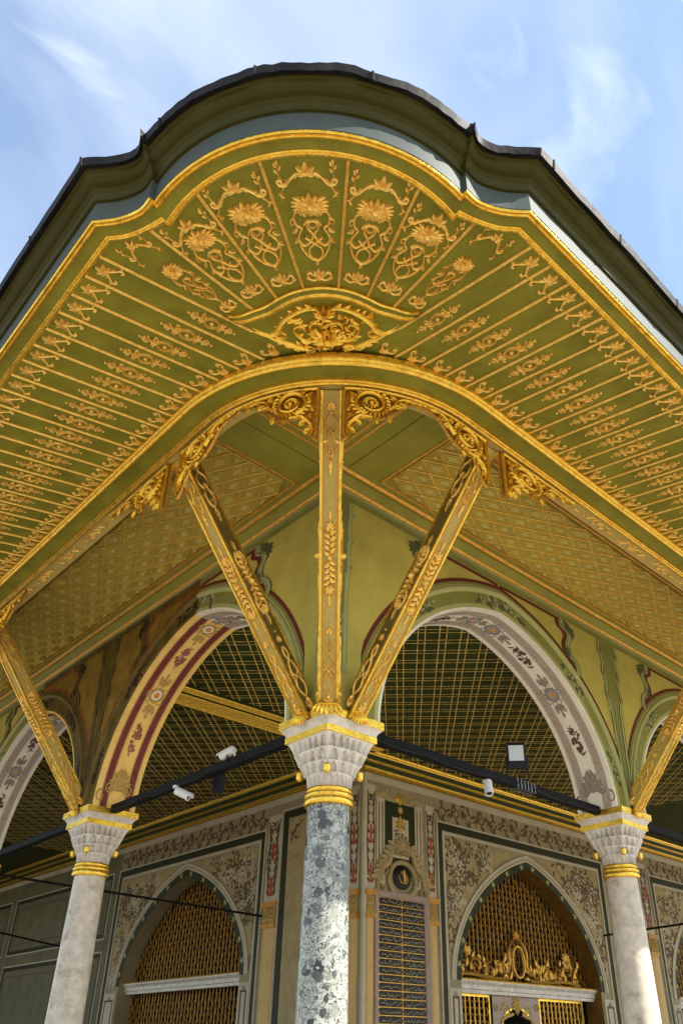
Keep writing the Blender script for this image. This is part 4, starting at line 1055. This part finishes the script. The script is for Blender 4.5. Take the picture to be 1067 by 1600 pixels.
    def gril(xs0, xs1, z0, ztop):
        b = MB(); x = xs0; i = 0; st = .115
        while x < xs1:
            zt = ztop(x)
            if zt > z0 + .05:
                p, q = Q(x - .009, hG, z0), Q(x + .009, hG + .018, zt); b.box(tuple(map(min, p, q)), tuple(map(max, p, q)))
                z = z0 + .09 + (.11 if i % 2 else 0); xm = x + st / 2
                while z < min(zt, ztop(min(xm + st / 2, xs1))) - .09:
                    b.loft([[Q(xm + rx * math.cos(2 * PI * k / 10), hG + e, z + rx * 1.7 * math.sin(2 * PI * k / 10)) for k in range(10)] for rx, e in ((.050, .004), (.043, .016), (.034, .004))], 0, True); z += .22
            x += st; i += 1
        return b
    part('grille', gril(c - hs + .04, c + hs - .03, l1, zmax), 'grille_brown', W, kind='stuff')
    if not crest: part('grille', gril(c - hs + .1, c + hs - .1, .6, lambda x: l0), 'grille_brown', W, kind='stuff')
    # lintel
    mb = MB(); pr = [(dep + .05, l0), (dep + .20, l0), (dep + .20, l0 + .05), (dep + .23, l0 + .06), (dep + .23, l0 + .12), (dep + .27, l0 + .15), (dep + .29, l1 - .03), (dep + .29, l1), (dep + .05, l1)]
    mb.loft([[Q(c - hs, h, z), Q(c + hs, h, z)] for h, z in pr]); part('lintel', mb, 'marble_white', W, None, 20)
    mb = MB(); mb.tube([Q(c - hs, dep + .29, l1 + .005), Q(c + hs, dep + .29, l1 + .005)], .016, 8); part('gilt_bead', mb, 'gilt', W)
    return W, A, hG, dep
Wn, A_, hG, dep = window_wall(wR, QR, 8.76, 2.06, 2.62, 4.64, 6.2, 11.4, 'grille_window', 'pointed gilt grille window with openwork crest, right of the inscription panel', True, 'wall_cream', (2.46, 2.66), 50)
# gilt openwork crest over the right lintel
m = MB(); z0 = 0
m.palmette(0, .72, PI / 2, .16, 7, .04, 2.4, .7); m.ring(0, .34, .17, .26, .03, .04, n=22)
for q in (-1, 1):
    m.stroke([(q * .02, .74), (q * .16, .66), (q * .26, .5), (q * .25, .3), (q * .34, .14), (q * .5, .18)], .032, .04, 'both', 26); m.spiral(q * .52, .2, .12, PI, 1.5, .026, .035, .15, q); m.spiral(q * .82, .16, .13, PI / 2, 1.6, .026, .035, .15, -q); m.spiral(q * 1.2, .2, .15, PI, 1.6, .028, .035, .15, q); m.spiral(q * 1.52, .34, .15, -PI / 2, 1.5, .028, .035, .15, q); m.spiral(q * 1.75, .1, .1, PI, 1.4, .022, .035, .15, q)
    m.stroke([(q * .3, .05), (q * .8, .04), (q * 1.4, .08), (q * 1.9, .03)], .03, .035, 'const', 20)
    for k in range(34):
        x = q * rnd.uniform(.25, 1.85); hh = .42 - .16 * abs(abs(x) - 1.5) if abs(x) > 1 else .34; m.leaf(x, rnd.uniform(.03, hh), rnd.uniform(.2, PI - .2), rnd.uniform(.1, .2), .028, .03, rnd.uniform(-1.4, 1.4))
    m.palmette(q * 1.52, .42, PI / 2, .2, 7, .035, 2.6, .8)
part('gilt_crest', m.mapped(lambda x, y, z: QR(8.76 - .22 + x, hG + .10 + z, 2.68 + y)), 'gilt_dark', Wn, None, 50)
# door case between the two lower grilles
def lowgr(x0, x1):
    b = MB(); x = x0; i = 0
    while x < x1:
        b.box((x - .012, WV - hG - .02, .6), (x + .012, WV - hG, 2.44))
        z = .7 + (.1 if i % 2 else 0)
        while z < 2.42:
            b.loft([[QR(x + .06 + rr * math.cos(2 * PI * k / 10), hG + e, z + rr * 1.3 * math.sin(2 * PI * k / 10)) for k in range(10)] for rr, e in ((.055, .01), (.048, .024), (.036, .01))], 0, True); z += .2
        x += .12; i += 1
    return b
part('grille', lowgr(6.76, 7.72), 'gilt_dark', Wn, kind='stuff'); part('grille', lowgr(9.2, 10.5), 'gilt_dark', Wn, kind='stuff')
for x0, x1 in ((6.70, 7.76), (9.14, 10.56)): rframe(Wn, QR, x0, .5, x1, 2.46, .04, hG + .03, 'gilt', 'grille_frame', hG - .02)
da = parch(.42, 1.95, 2.26, 12, .95); c = 8.45
pl = [(7.78, .3), (c - .42, .3)] + [(c - a, z) for a, z in da] + [(c + a, z) for a, z in da[-2::-1]] + [(c + .42, .3), (9.12, .3), (9.12, 2.455), (7.78, 2.455)]
mb = MB()
L_ = [(c - a, z) for a, z in da] + [(c + a, z) for a, z in da[-2::-1]]
mb.loft([[QR(x, hG + .06, z) for x, z in L_], [QR(x, hG + .06, 2.455) for x, z in L_]]); mb.add([QR(x, hG + .06, z) for x, z in rect(7.78, .3, c - .42, 2.455)], [(0, 1, 2, 3)]); mb.add([QR(x, hG + .06, z) for x, z in rect(c + .42, .3, 9.12, 2.455)], [(0, 1, 2, 3)])
part('door_case', mb, 'rose_stone', Wn)
mb = MB(); mb.palmette(0, 0, PI / 2, .2, 7, .03, 3.0, .8); mb.palmette(0, 0, -PI / 2, .12, 5, .03, 2, .6)
for q in (-1, 1):
    mb.spiral(q * .3, -.05, .12, PI, 1.4, .022, .02, .2, q); mb.stroke([(q * .12, -.1), (q * .4, -.18), (q * .5, -.36), (q * .54, -.7)], .03, .03, 'const'); mb.spiral(q * .58, .0, .07, 0, 1.3, .016, .02, .2, q)
part('door_ornament', mb.mapped(lambda x, y, z: QR(c + x, hG + .062 + z, 2.28 + y)), 'paint_gold', Wn, None, 50)
mb = MB(); mb.loft([[QR(c - .42 * math.cos(PI * i / 20) * k, hG + .065, 1.95 + .31 * math.sin(PI * i / 20) * k) for i in range(21)] for k in (1.0, 1.1)]); part('gilt_bead', mb, 'gilt', Wn)
# second right window bay (partly in view) and pilaster bay
window_wall(wR, QR, 15.95, 2.06, 2.62, 4.64, 13.35, 18.55, 'grille_window', 'dark pointed grille window at the far right edge behind the half sunlit column', False, 'wall_cream', (2.46, 2.66), 70)
window_wall(wL, QL, 9.80, 2.18, 2.74, 4.66, 7.10, 12.68, 'grille_window', 'dim pointed brown grille window behind the left arch', False, 'wall_cream', (2.60, 2.80), 90)
plate(wR, QR, rect(WU - .0, 0, 6.2, 5.68), -.05, 0, 'wall_cream', 'wall_face'); plate(wR, QR, rect(11.4, 0, 13.35, 5.68), -.05, 0, 'wall_cream', 'wall_face'); plate(wR, QR, rect(18.55, 0, LU + 4, 5.68), -.05, 0, 'wall_cream', 'wall_face')
plate(wL, QL, rect(WV + .0, 0, 7.10, 5.68), -.05, 0, 'wall_cream', 'wall_face'); plate(wL, QL, rect(12.68, 0, LV, 5.68), -.05, 0, 'panel_shade_tone', 'wall_face')
for T, Q, xs in ((wR, QR, 18.9), (wL, QL, LV)):
    mb = MB(); mb.add([Q(4.45, 0, 5.64), Q(xs, 0, 5.64), Q(xs, .022, 5.64), Q(4.45, .022, 5.64), Q(4.45, .022, 5.54), Q(xs, .022, 5.54), Q(4.45, 0, 5.53), Q(xs, 0, 5.53)], [(3, 2, 5, 4), (4, 5, 7, 6), (0, 1, 2, 3)]); part('wall_rail', mb, 'wall_ivory', T)
# frieze of painted scrolls over the window bays
def frieze(T, Q, x0, x1, seed):
    r = random.Random(seed); a, b = MB(), MB(); x = x0 + .2; i = 0
    while x < x1 - .1:
        q = 1 if i % 2 else -1
        a.spiral(x, 5.33 + q * .03, .13, PI / 2 * q, 1.4, .024, .012, .15, q); a.stroke([(x + .1, 5.33 + q * .08), (x + .24, 5.33), (x + .34, 5.33 - q * .06)], .026, .012, 'both')
        for k in range(4): a.leaf(x + .08 * math.cos(k * 1.5), 5.33 + .08 * math.sin(k * 1.5), k * 1.5 + .7, .15, .026, .010, q); b.leaf(x + r.uniform(-.15, .2), 5.33 + r.uniform(-.12, .12), r.uniform(0, 6), .12, .02, .012, 1)
        if i % 4 == 1:
            b.ring(x + .2, 5.36, .10, .12, .02, .014); a.palmette(x + .2, 5.36, PI / 2, .09, 7, .016, 6, .4); a.palmette(x + .2, 5.48, PI / 2, .09, 5, .012, 2.6, .6)
        x += .36; i += 1
    part('frieze_scroll', a.mapped(lambda x, y, z: Q(x, .001 + z, y)), 'paint_umber', T, kind='stuff'); part('frieze_leaf', b.mapped(lambda x, y, z: Q(x, .002 + z, y)), 'panel_tan', T, kind='stuff')
frieze(wR, QR, 6.2, 12.0, 1); frieze(wR, QR, 13.4, 18.0, 2); frieze(wL, QL, 7.1, 12.6, 3)
# scrolled pilasters
def pilaster(T, Q, x0, x1, zt, zc, seed, shaft=True, reds=True):
    c = (x0 + x1) / 2; wd = x1 - x0
    plate(T, Q, rect(x0, zc + .28, x1, zt), 0, .02, 'wall_ivory', 'pilaster_panel')
    m = MB(); r = random.Random(seed)
    for q in (-1, 1):
        m.spiral(c + q * wd * .22, zt - .22, wd * .26, PI / 2, 1.5, .018, .012, .2, q); m.stroke([(c + q * wd * .42, zt - .1), (c + q * wd * .3, zt - .5), (c + q * wd * .4, zt - .8), (c + q * wd * .25, zc + .5)], .012, .012, 'const', 20)
    for k in range(9):
        z = zc + .4 + k * (zt - zc - .6) / 9
        for q in (-1, 1): m.leaf(c + q * wd * .1, z, PI / 2 - q * .9, wd * .42, wd * .08, .012, q * 1.2)
    part('painted_foliage', m.mapped(lambda x, y, z: Q(x, .021 + z, y)), 'paint_umber', T, kind='stuff')
    if reds:
        for z in (zc + .55, zc + 1.15):
            n = 10; pl = [(c - wd * .11, z - .16), (c + wd * .11, z - .16), (c + wd * .11, z + .12)] + [(c + wd * .11 * math.cos(PI * k / n), z + .12 + wd * .13 * math.sin(PI * k / n)) for k in range(1, n)] + [(c - wd * .11, z + .12)]
            plate(T, Q, [(c + (x - c) * 1.5, (z - .01) + (y - z + .01) * 1.18) for x, y in pl], .02, .026, 'wall_ivory', 'niche_border'); plate(T, Q, pl, .02, .03, 'paint_red', 'painted_niche')
    if shaft:
        plate(T, Q, rect(x0 - .02, zc + .2, x1 + .02, zc + .29), 0, .07, 'ochre_band', 'capital_band')
        m = MB()
        for q in (-1, 1): m.spiral(c + q * wd * .25, zc + .12, wd * .2, PI / 2, 1.6, .02, .03, .2, q)
        for k in range(7): m.leaf(c + (k - 3) * wd * .12, zc - .06, PI / 2, .12, .02, .03, (k - 3) * .1)
        plate(T, Q, rect(x0 + .01, zc - .06, x1 - .01, zc + .2), 0, .03, 'panel_tan', 'capital_block'); part('capital_scroll', m.mapped(lambda x, y, z: Q(x, .03 + z, y)), 'paint_gold', T, kind='stuff')
        plate(T, Q, rect(x0 - .01, zc - .13, x1 + .01, zc - .06), 0, .06, 'ochre_band', 'capital_band')
        mb = MB(); n = 10; mb.loft([[Q(c - (wd / 2 - .01) * math.cos(PI * k / n), .045 * math.sin(PI * k / n) + .002, z) for k in range(n + 1)] for z in (0, zc - .13)]); part('pilaster_shaft', mb, 'ochre_stone', T, None, 60)
pilaster(wR, QR, 4.52, 4.72, 5.45, 3.50, 1); pilaster(wR, QR, 5.93, 6.14, 5.35, 3.52, 2)
pilaster(wL, QL, 4.56, 4.78, 5.45, 3.50, 3); pilaster(wL, QL, 6.66, 7.04, 5.35, 3.55, 4)
pilaster(wR, QR, 11.6, 12.0, 5.35, 3.55, 5); pilaster(wR, QR, 12.9, 13.25, 5.35, 3.55, 6)
# white corner edge
mb = MB(); mb.box((WU - .035, WV - .035, 0), (WU + .02, WV + .02, 5.64)); part('corner_edge', mb, 'wall_ivory', wR)
# green panel with white inset over the inscription
for x0, x1 in ((4.76, 4.94), (5.66, 5.84)):
    plate(wR, QR, rect(x0, 3.9, x1, 5.28), 0, .015, 'wall_ivory', 'side_strip')
    for x in (x0 + .05, x1 - .05): plate(wR, QR, rect(x - .008, 3.95, x + .008, 5.2), .015, .02, 'paint_umber', 'painted_line')
plate(wR, QR, rect(4.94, 4.1, 5.66, 5.25), 0, .01, 'frame_green', 'green_panel'); plate(wR, QR, rect(5.12, 4.35, 5.50, 5.0), .01, .016, 'wall_ivory', 'white_inset')
m = MB(); m.palmette(0, .14, PI / 2, .2, 7, .006, 2.6, .8); m.palmette(0, -.1, -PI / 2, .12, 5, .006, 2, .6); m.stroke([(0, .3), (0, -.2)], .01, .006, 'const'); m.boss(0, .42, .06, .008); m.leaf(0, -.2, -PI / 2, .15, .05, .006)
for q in (-1, 1): m.stroke([(0, .1), (q * .12, .12), (q * .15, .02)], .01, .006)
part('painted_urn', m.mapped(onw(QR, 5.31, 4.72, .017)), 'paint_gold', wR)
m = MB()
for k in range(12): m.boss(rnd.uniform(-.14, .14), rnd.uniform(-.05, .28), .022, .01, n=7)
part('painted_blossom', m.mapped(onw(QR, 5.31, 4.72, .018)), 'paint_umber', wR, kind='stuff')
m = MB()
for q in (-1, 1):
    m.stroke([(0, 5.33), (q * .2, 5.28), (q * .38, 5.36), (q * .5, 5.3), (q * .62, 5.38)], .05, .014, 'both', 24); m.spiral(q * .45, 5.3, .1, 0, 1.4, .022, .014, .2, q)
    for k in range(7): m.leaf(q * (.1 + k * .09), 5.3 + .04 * math.sin(k), PI / 2 - q * .5, .14, .025, .012, q)
part('painted_festoon', m.mapped(onw(QR, 5.3, 0, .002)), 'panel_tan', wR)
m = MB(); m.leaf(0, 5.42, -PI / 2, .2, .06, .02); part('gilt_drop', m.mapped(onw(QR, 5.3, 0, .012)), 'gilt', wR)
# rococo cartouche with a dark oval over the inscription
ct = thing('rococo_cartouche', 'carved shell cartouche with a dark oval above the inscription panel', 'cartouche', QR(5.33, 0, 3.85))
m = MB()
for q in (-1, 1):
    m.stroke([(0, .52), (q * .16, .50), (q * .26, .36), (q * .32, .2), (q * .44, .12), (q * .5, -.02), (q * .56, -.2), (q * .5, -.28)], .055, .06, 'both', 36); m.spiral(q * .42, .1, .13, PI / 2, 1.4, .03, .05, .2, -q); m.spiral(q * .5, -.2, .1, 0, 1.4, .03, .05, .2, q)
    m.stroke([(0, -.28), (q * .2, -.24), (q * .3, -.1), (q * .27, .08), (q * .16, .2), (0, .24)], .04, .05, 'const', 30)
    for k in range(8): m.leaf(q * (.18 + .05 * k), .42 - .07 * k, PI / 2 - q * (.6 + .1 * k), .2, .04, .05, -q * .8)
m.palmette(0, .38, PI / 2, .30, 11, .07, 2.9, .5)
part('carved_frame', m.mapped(onw(QR, 5.33, 4.05, .02)), 'panel_tan', ct, None, 50)
mb = MB(); mb.boss(0, 0, .21, .03, n=24, ry=.19); part('dark_oval', mb.mapped(onw(QR, 5.33, 4.05, .02)), 'plaque_black', ct, None, 40)
m = MB(); m.stroke([(.01, .12), (.03, .02), (.03, -.10)], .030, .008, 'lens'); m.stroke([(-.10, .03), (-.06, -.07), (.03, -.09)], .010, .006, 'both'); m.stroke([(.07, .05), (.09, -.03), (.05, -.10)], .010, .006, 'both'); m.stroke([(-.05, .09), (-.02, .03)], .009, .006)
part('gilt_cipher', m.mapped(onw(QR, 5.33, 4.05, .05)), 'gilt_dark', ct)
# inscription panel
ip = thing('inscription_panel', 'tall black inscription panel with gilt lines and rows of script', 'panel', QR(5.32, 0, .5))
mb = MB(); ix0, ix1, it = 4.80, 5.82, 3.705
mb.loft([[QR(a, h, b) for a, b in rect(ix0 - i, .45 - i, ix1 + i, it + i)] for h, i in ((0, .10), (.06, .10), (.075, .07), (.05, .04), (.055, .02), (.03, 0))], 0, True); part('stone_frame', mb, 'rose_stone', ip)
plate(ip, QR, rect(ix0, .45, ix1, it), 0, .022, 'gilt_dark', 'gilt_ground')
rh = .1095; cw = (ix1 - ix0) / 2
def plaque_mesh():
    mb = MB(); wd, hh, ch = cw / 2 - .012, rh / 2 - .007, .02
    pl = [(-wd + ch, -hh), (wd - ch, -hh), (wd, -hh + ch), (wd, hh - ch), (wd - ch, hh), (-wd + ch, hh), (-wd, hh - ch), (-wd, -hh + ch)]
    mb.prism(pl, 0, .008); return mb.mesh('plaque', 'plaque_black')
PLQ = plaque_mesh()
QM = lambda x, z, h: frame(QR(x, h, z), (0, 0, 1), (0, -1, 0))
nr = 28
for i in range(nr):
    for j in (0, 1):
        x, z = ix0 + cw * (j + .5), it - rh * (i + .5); pq = put('plaque', PLQ, ip, QM(x, z, .022))
        r = random.Random(i * 2 + j); m = MB(); X = cw / 2 - .04
        # flowing script written right to left
        while X > -cw / 2 + .05:
            k = r.random(); ln = r.uniform(.03, .07)
            if k < .35: m.stroke([(X, .012), (X - ln * .4, -.018), (X - ln, -.012), (X - ln * 1.15, .012)], .0045, .003, 'both', 9)
            elif k < .55: m.stroke([(X, .032), (X - .004, -.016)], .0042, .003, 'taper', 5); ln = .02
            elif k < .75: m.stroke([(X, -.004), (X - ln * .3, .012), (X - ln * .6, -.008), (X - ln, .0)], .004, .003, 'both', 9)
            else: m.stroke([(X, .006), (X - ln * .5, -.028), (X - ln * 1.1, -.018)], .0045, .003, 'both', 8)
            for _ in range(r.choice((0, 1, 1, 2))): m.boss(X - r.uniform(0, ln), r.choice((-.034, .03)) + r.uniform(-.006, .006), .0042, .003, n=5)
            X -= ln + .008
        part('script_line', m, 'script_ivory', pq, QM(x, z, .030))
for i in range(nr):
    mb = MB(); mb.boss(0, 0, .012, .012, n=4); part('gilt_stud', mb, 'gilt', ip, QM(ix0 + cw, it - rh * i, .024))
# left wall: cream panel near the corner, far panels
rframe(wL, QL, 4.92, .3, 6.60, 5.36, .13, .012, 'frame_green'); rframe(wL, QL, 4.88, .28, 6.64, 5.40, .03, .03, 'wall_ivory', 'frame_fillet'); plate(wL, QL, rect(5.07, .45, 6.45, 5.21), 0, .006, 'panel_tan', 'cream_panel')
m = MB()
for q, x in ((1, 5.15), (-1, 6.37)):
    for k in range(9): m.boss(x + q * rnd.uniform(0, .3), 5.12 - rnd.uniform(0, .3), .03, .006, n=7)
    m.stroke([(x, 4.75), (x + q * .1, 5.0), (x + q * .35, 5.14)], .02, .006, 'both')
part('painted_blossom', m.mapped(lambda x, y, z: QL(x, .007 + z, y)), 'paint_umber', wL, kind='stuff')
for x0, x1 in ((13.0, 14.7), (15.1, 18.5), (18.9, 22.6)):
    for z0, z1 in ((.3, 3.45), (3.75, 5.1)):
        rframe(wL, QL, x0, z0, x1, z1, .09, .012, 'frame_green'); rframe(wL, QL, x0 - .03, z0 - .03, x1 + .03, z1 + .03, .03, .02, 'wall_ivory', 'frame_fillet'); rframe(wL, QL, x0 + .22, z0 + .22, x1 - .22, z1 - .22, .03, .008, 'paint_umber'); plate(wL, QL, rect(x0 + .09, z0 + .09, x1 - .09, z1 - .09), 0, .005, 'panel_shade_tone', 'painted_panel')
# rest of the building mass
mb = MB(); mb.box((WU + .9, WV + .9, 0), (LU + 10, LV + 6, 7.45)); o = part('council_hall', mb, 'wall_cream', None); single(o, 'plain wall mass of the hall behind the porch walls', 'building')
mb = MB(); mb.box((-.4, LV, 0), (WU + 1, LV + .3, 6.9)); o = part('end_wall', mb, 'wall_cream', None); single(o, 'dim cream wall closing the far end of the left porch', 'wall')

# ------------------------------------------------------------------ tie beams, rods, cameras, lamps
def tie(a, b, label, zc=4.115, hw=.048):
    a, b = Vector((*a, zc)), Vector((*b, zc)); d = (b - a).normalized(); mb = MB(); n = 14; rows = []; r = random.Random(len(label))
    L = (b - a).length; s_ = Vector((-d.y, d.x, 0))
    t = thing('tie_beam', label, 'beam', tuple((a + b) / 2), 'black tie beams between the columns')
    ch = .012
    for i in range(n + 1):
        c = a + d * L * i / n + Vector((0, 0, r.uniform(-.003, .003)))
        rows.append([c + s_ * x + Vector((0, 0, z)) for x, z in ((-hw + ch, -hw), (hw - ch, -hw), (hw, -hw + ch), (hw, hw - ch), (hw - ch, hw), (-hw + ch, hw), (-hw, hw - ch), (-hw, -hw + ch))])
    mb.loft(rows, 0, True); part('timber', mb, 'timber_black', t)
    return t
tR = tie((.30, 0), (DR - .30, 0), 'black tie beam right of the breccia column carrying a floodlight'); tL = tie((0, .30), (0, DL - .30), 'black tie beam left of the breccia column carrying two white cameras')
tie((DR + .3, 0), (2 * DR - .3, 0), 'black tie beam beyond the half sunlit column at the right edge'); tie((0, DL + .3), (0, 2 * DL - .3), 'black tie beam beyond the shaded column at the left edge')
for k, (tt, ax, pts) in enumerate(((tR, 'x', (2.62, 2.68, 2.74, 2.80, 2.86, 2.92)), (tL, 'y', (1.75, 1.80)))):
    for p in pts:
        mb = MB(); h = .054; q = [(-h, -h), (h, -h), (h, h), (-h, h)]
        mb.loft([[((p + dx, y, 4.115 + z) if ax == 'x' else (y, p + dx, 4.115 + z)) for y, z in q] for dx in (-.006, .006)], 0, True); part('cable_tie', mb, 'cable_grey' if ax == 'x' else 'iron_dark', tt)
def cable(tt, pts, r=.007):
    mb = MB(); P = []
    for a, b in zip(pts, pts[1:]):
        for i in range(8):
            t = i / 8; P.append(Vector(a).lerp(Vector(b), t) + Vector((0, 0, -.03 * math.sin(PI * t) * min(1, math.dist(a, b)))))
    P.append(Vector(pts[-1])); mb.tube(P, r, 6); part('cable', mb, 'plastic_black', tt, None, 60)
cable(tR, [(.34, -.056, 4.10), (1.2, -.058, 4.085), (2.14, -.056, 4.09), (2.66, -.06, 4.12), (2.66, -.03, 4.30)]); cable(tR, [(2.9, -.056, 4.1), (3.6, -.058, 4.08), (4.2, -.056, 4.11)], .006)
cable(tL, [(-.056, .34, 4.10), (-.058, 1.0, 4.08), (-.056, 1.55, 4.10), (-.05, 1.58, 4.2)]); cable(tL, [(-.056, 1.8, 4.1), (-.058, 2.45, 4.07), (-.056, 3.2, 4.09), (-.056, 4.0, 4.1)], .006)
def rod(a, b, label):
    mb = MB(); mb.tube([a, b], .02, 8); o = part('iron_rod', mb, 'iron_dark', None); single(o, label, 'rod', 'thin iron rods tying the columns to the inner walls')
rod((WU, 7.08, 3.64), (.1, 2 * DL - .1, 4.02), 'dark iron rod crossing in front of the dim left grille window')
rod((WU, 15.2, 3.74), (.1, 3 * DL, 3.95), 'dark iron rod crossing the framed panels at the far left edge')
rod((11.19, WV, 3.67), (2 * DR, .1, 3.50), 'dark iron rod passing behind the half sunlit right column')
def bullet(pos, aim, label, up=True):
    p, d = Vector(pos), Vector(aim).normalized(); t = thing('security_camera', label, 'camera', pos, 'white bullet cameras clamped to the tie beams')
    M = frame(p, d, (0, 0, 1))
    mb = MB(); prof = [(.0, -.075), (.034, -.075), (.040, -.066), (.040, .075), (.046, .078), (.046, .10), (.036, .10), (.034, .085), (.0, .085)]
    n = 20; mb.loft([[(r * math.cos(2 * PI * k / n), y, r * math.sin(2 * PI * k / n)) for k in range(n)] for r, y in prof], 0, True); part('housing', mb, 'plastic_white', t, M, 40)
    mb = MB(); mb.loft([[(r * math.cos(2 * PI * k / n), y, r * math.sin(2 * PI * k / n)) for k in range(n)] for r, y in ((.033, .088), (.018, .089), (.016, .094), (.001, .097))], 0, True); part('lens', mb, 'lens_black', t, M, 40)
    mb = MB(); pts = [n_ for n_ in range(9)]; mb.loft([[(-.046 * math.cos(PI * k / 8), y, .046 * math.sin(PI * k / 8) + .004) for k in range(9)] for y in (-.06, .13)]); part('sun_shield', mb, 'plastic_white', t, M, 40)
    q = Vector((p.x, p.y, 4.115)); 
    mb = MB(); a0 = p + Vector((0, 0, .03 if p.z < 4.1 else -.03)); b0 = Vector((0 if abs(p.x) < .3 else p.x, 0 if abs(p.y) < .3 else p.y, 4.06 if p.z < 4.1 else 4.16))
    b0 = b0 + Vector((-d.x, -d.y, 0)) * .10
    mb.tube([p - d * .06, (a0 + b0) / 2 - d * .03, b0], .013, 8); part('bracket_arm', mb, 'plastic_white', t, None, 60)
    mb = MB(); mb.tube([b0 + Vector((0, 0, -.012)), b0 + Vector((0, 0, .015))], .034, 14); part('bracket_base', mb, 'plastic_white', t, None, 40)
bullet((-.02, 1.60, 4.235), (-.25, .95, -.28), 'white bullet camera on top of the left tie beam')
bullet((-.02, 2.45, 3.985), (.55, -.7, -.42), 'white bullet camera hanging under the left tie beam')
bullet((2.14, -.02, 3.985), (-.35, -.35, -.85), 'white bullet camera hanging under the right tie beam')
def flood(pos, aim, label, glass, sc=1.):
    t = thing('floodlight', label, 'floodlight', pos, 'floodlights on the tie beams'); p = Vector(pos); M = frame(p, (0, 0, 1), aim) @ Matrix.Diagonal((sc, sc, sc, 1))
    mb = MB(); wd, hh = .105, .15
    mb.loft([[(x * k, y * k2, z) for x, y in ((-wd, -hh), (wd, -hh), (wd, hh), (-wd, hh))] for k, k2, z in ((.0, .0, -.05), (.75, .8, -.05), (1, 1, -.01), (1, 1, .025), (.9, .93, .03), (.88, .9, .018), (0, 0, .018))], 0, True); part('housing', mb, 'plastic_black', t, M)
    mb = MB(); mb.add([(-.082, -.06, .0215), (.082, -.06, .0215), (.082, .115, .0215), (-.082, .115, .0215)], [(0, 1, 2, 3)]); part('lamp_pane', mb, glass, t, M)
    for k in range(6):
        mb = MB(); mb.box((-.08 + k * .03, -.11, -.085), (-.072 + k * .03, .11, -.045)); part('cooling_fin', mb, 'plastic_black', t, M)
    mb = MB(); mb.tube([(-.115, 0, 0), (-.115, -.20, -.02), (-.115, -.26, -.02), (.115, -.26, -.02), (.115, -.20, -.02), (.115, 0, 0)], .010, 6); part('yoke', mb, 'plastic_black', t, M)
flood((2.66, -.03, 4.43), (-.75, -.66, -.12), 'black floodlight with pale square pane standing on the right tie beam', 'lamp_glass')
flood((.08, 1.88, 3.99), (.8, .3, -.5), 'small dark floodlight turned inward under the left tie beam', 'plastic_black', .6)
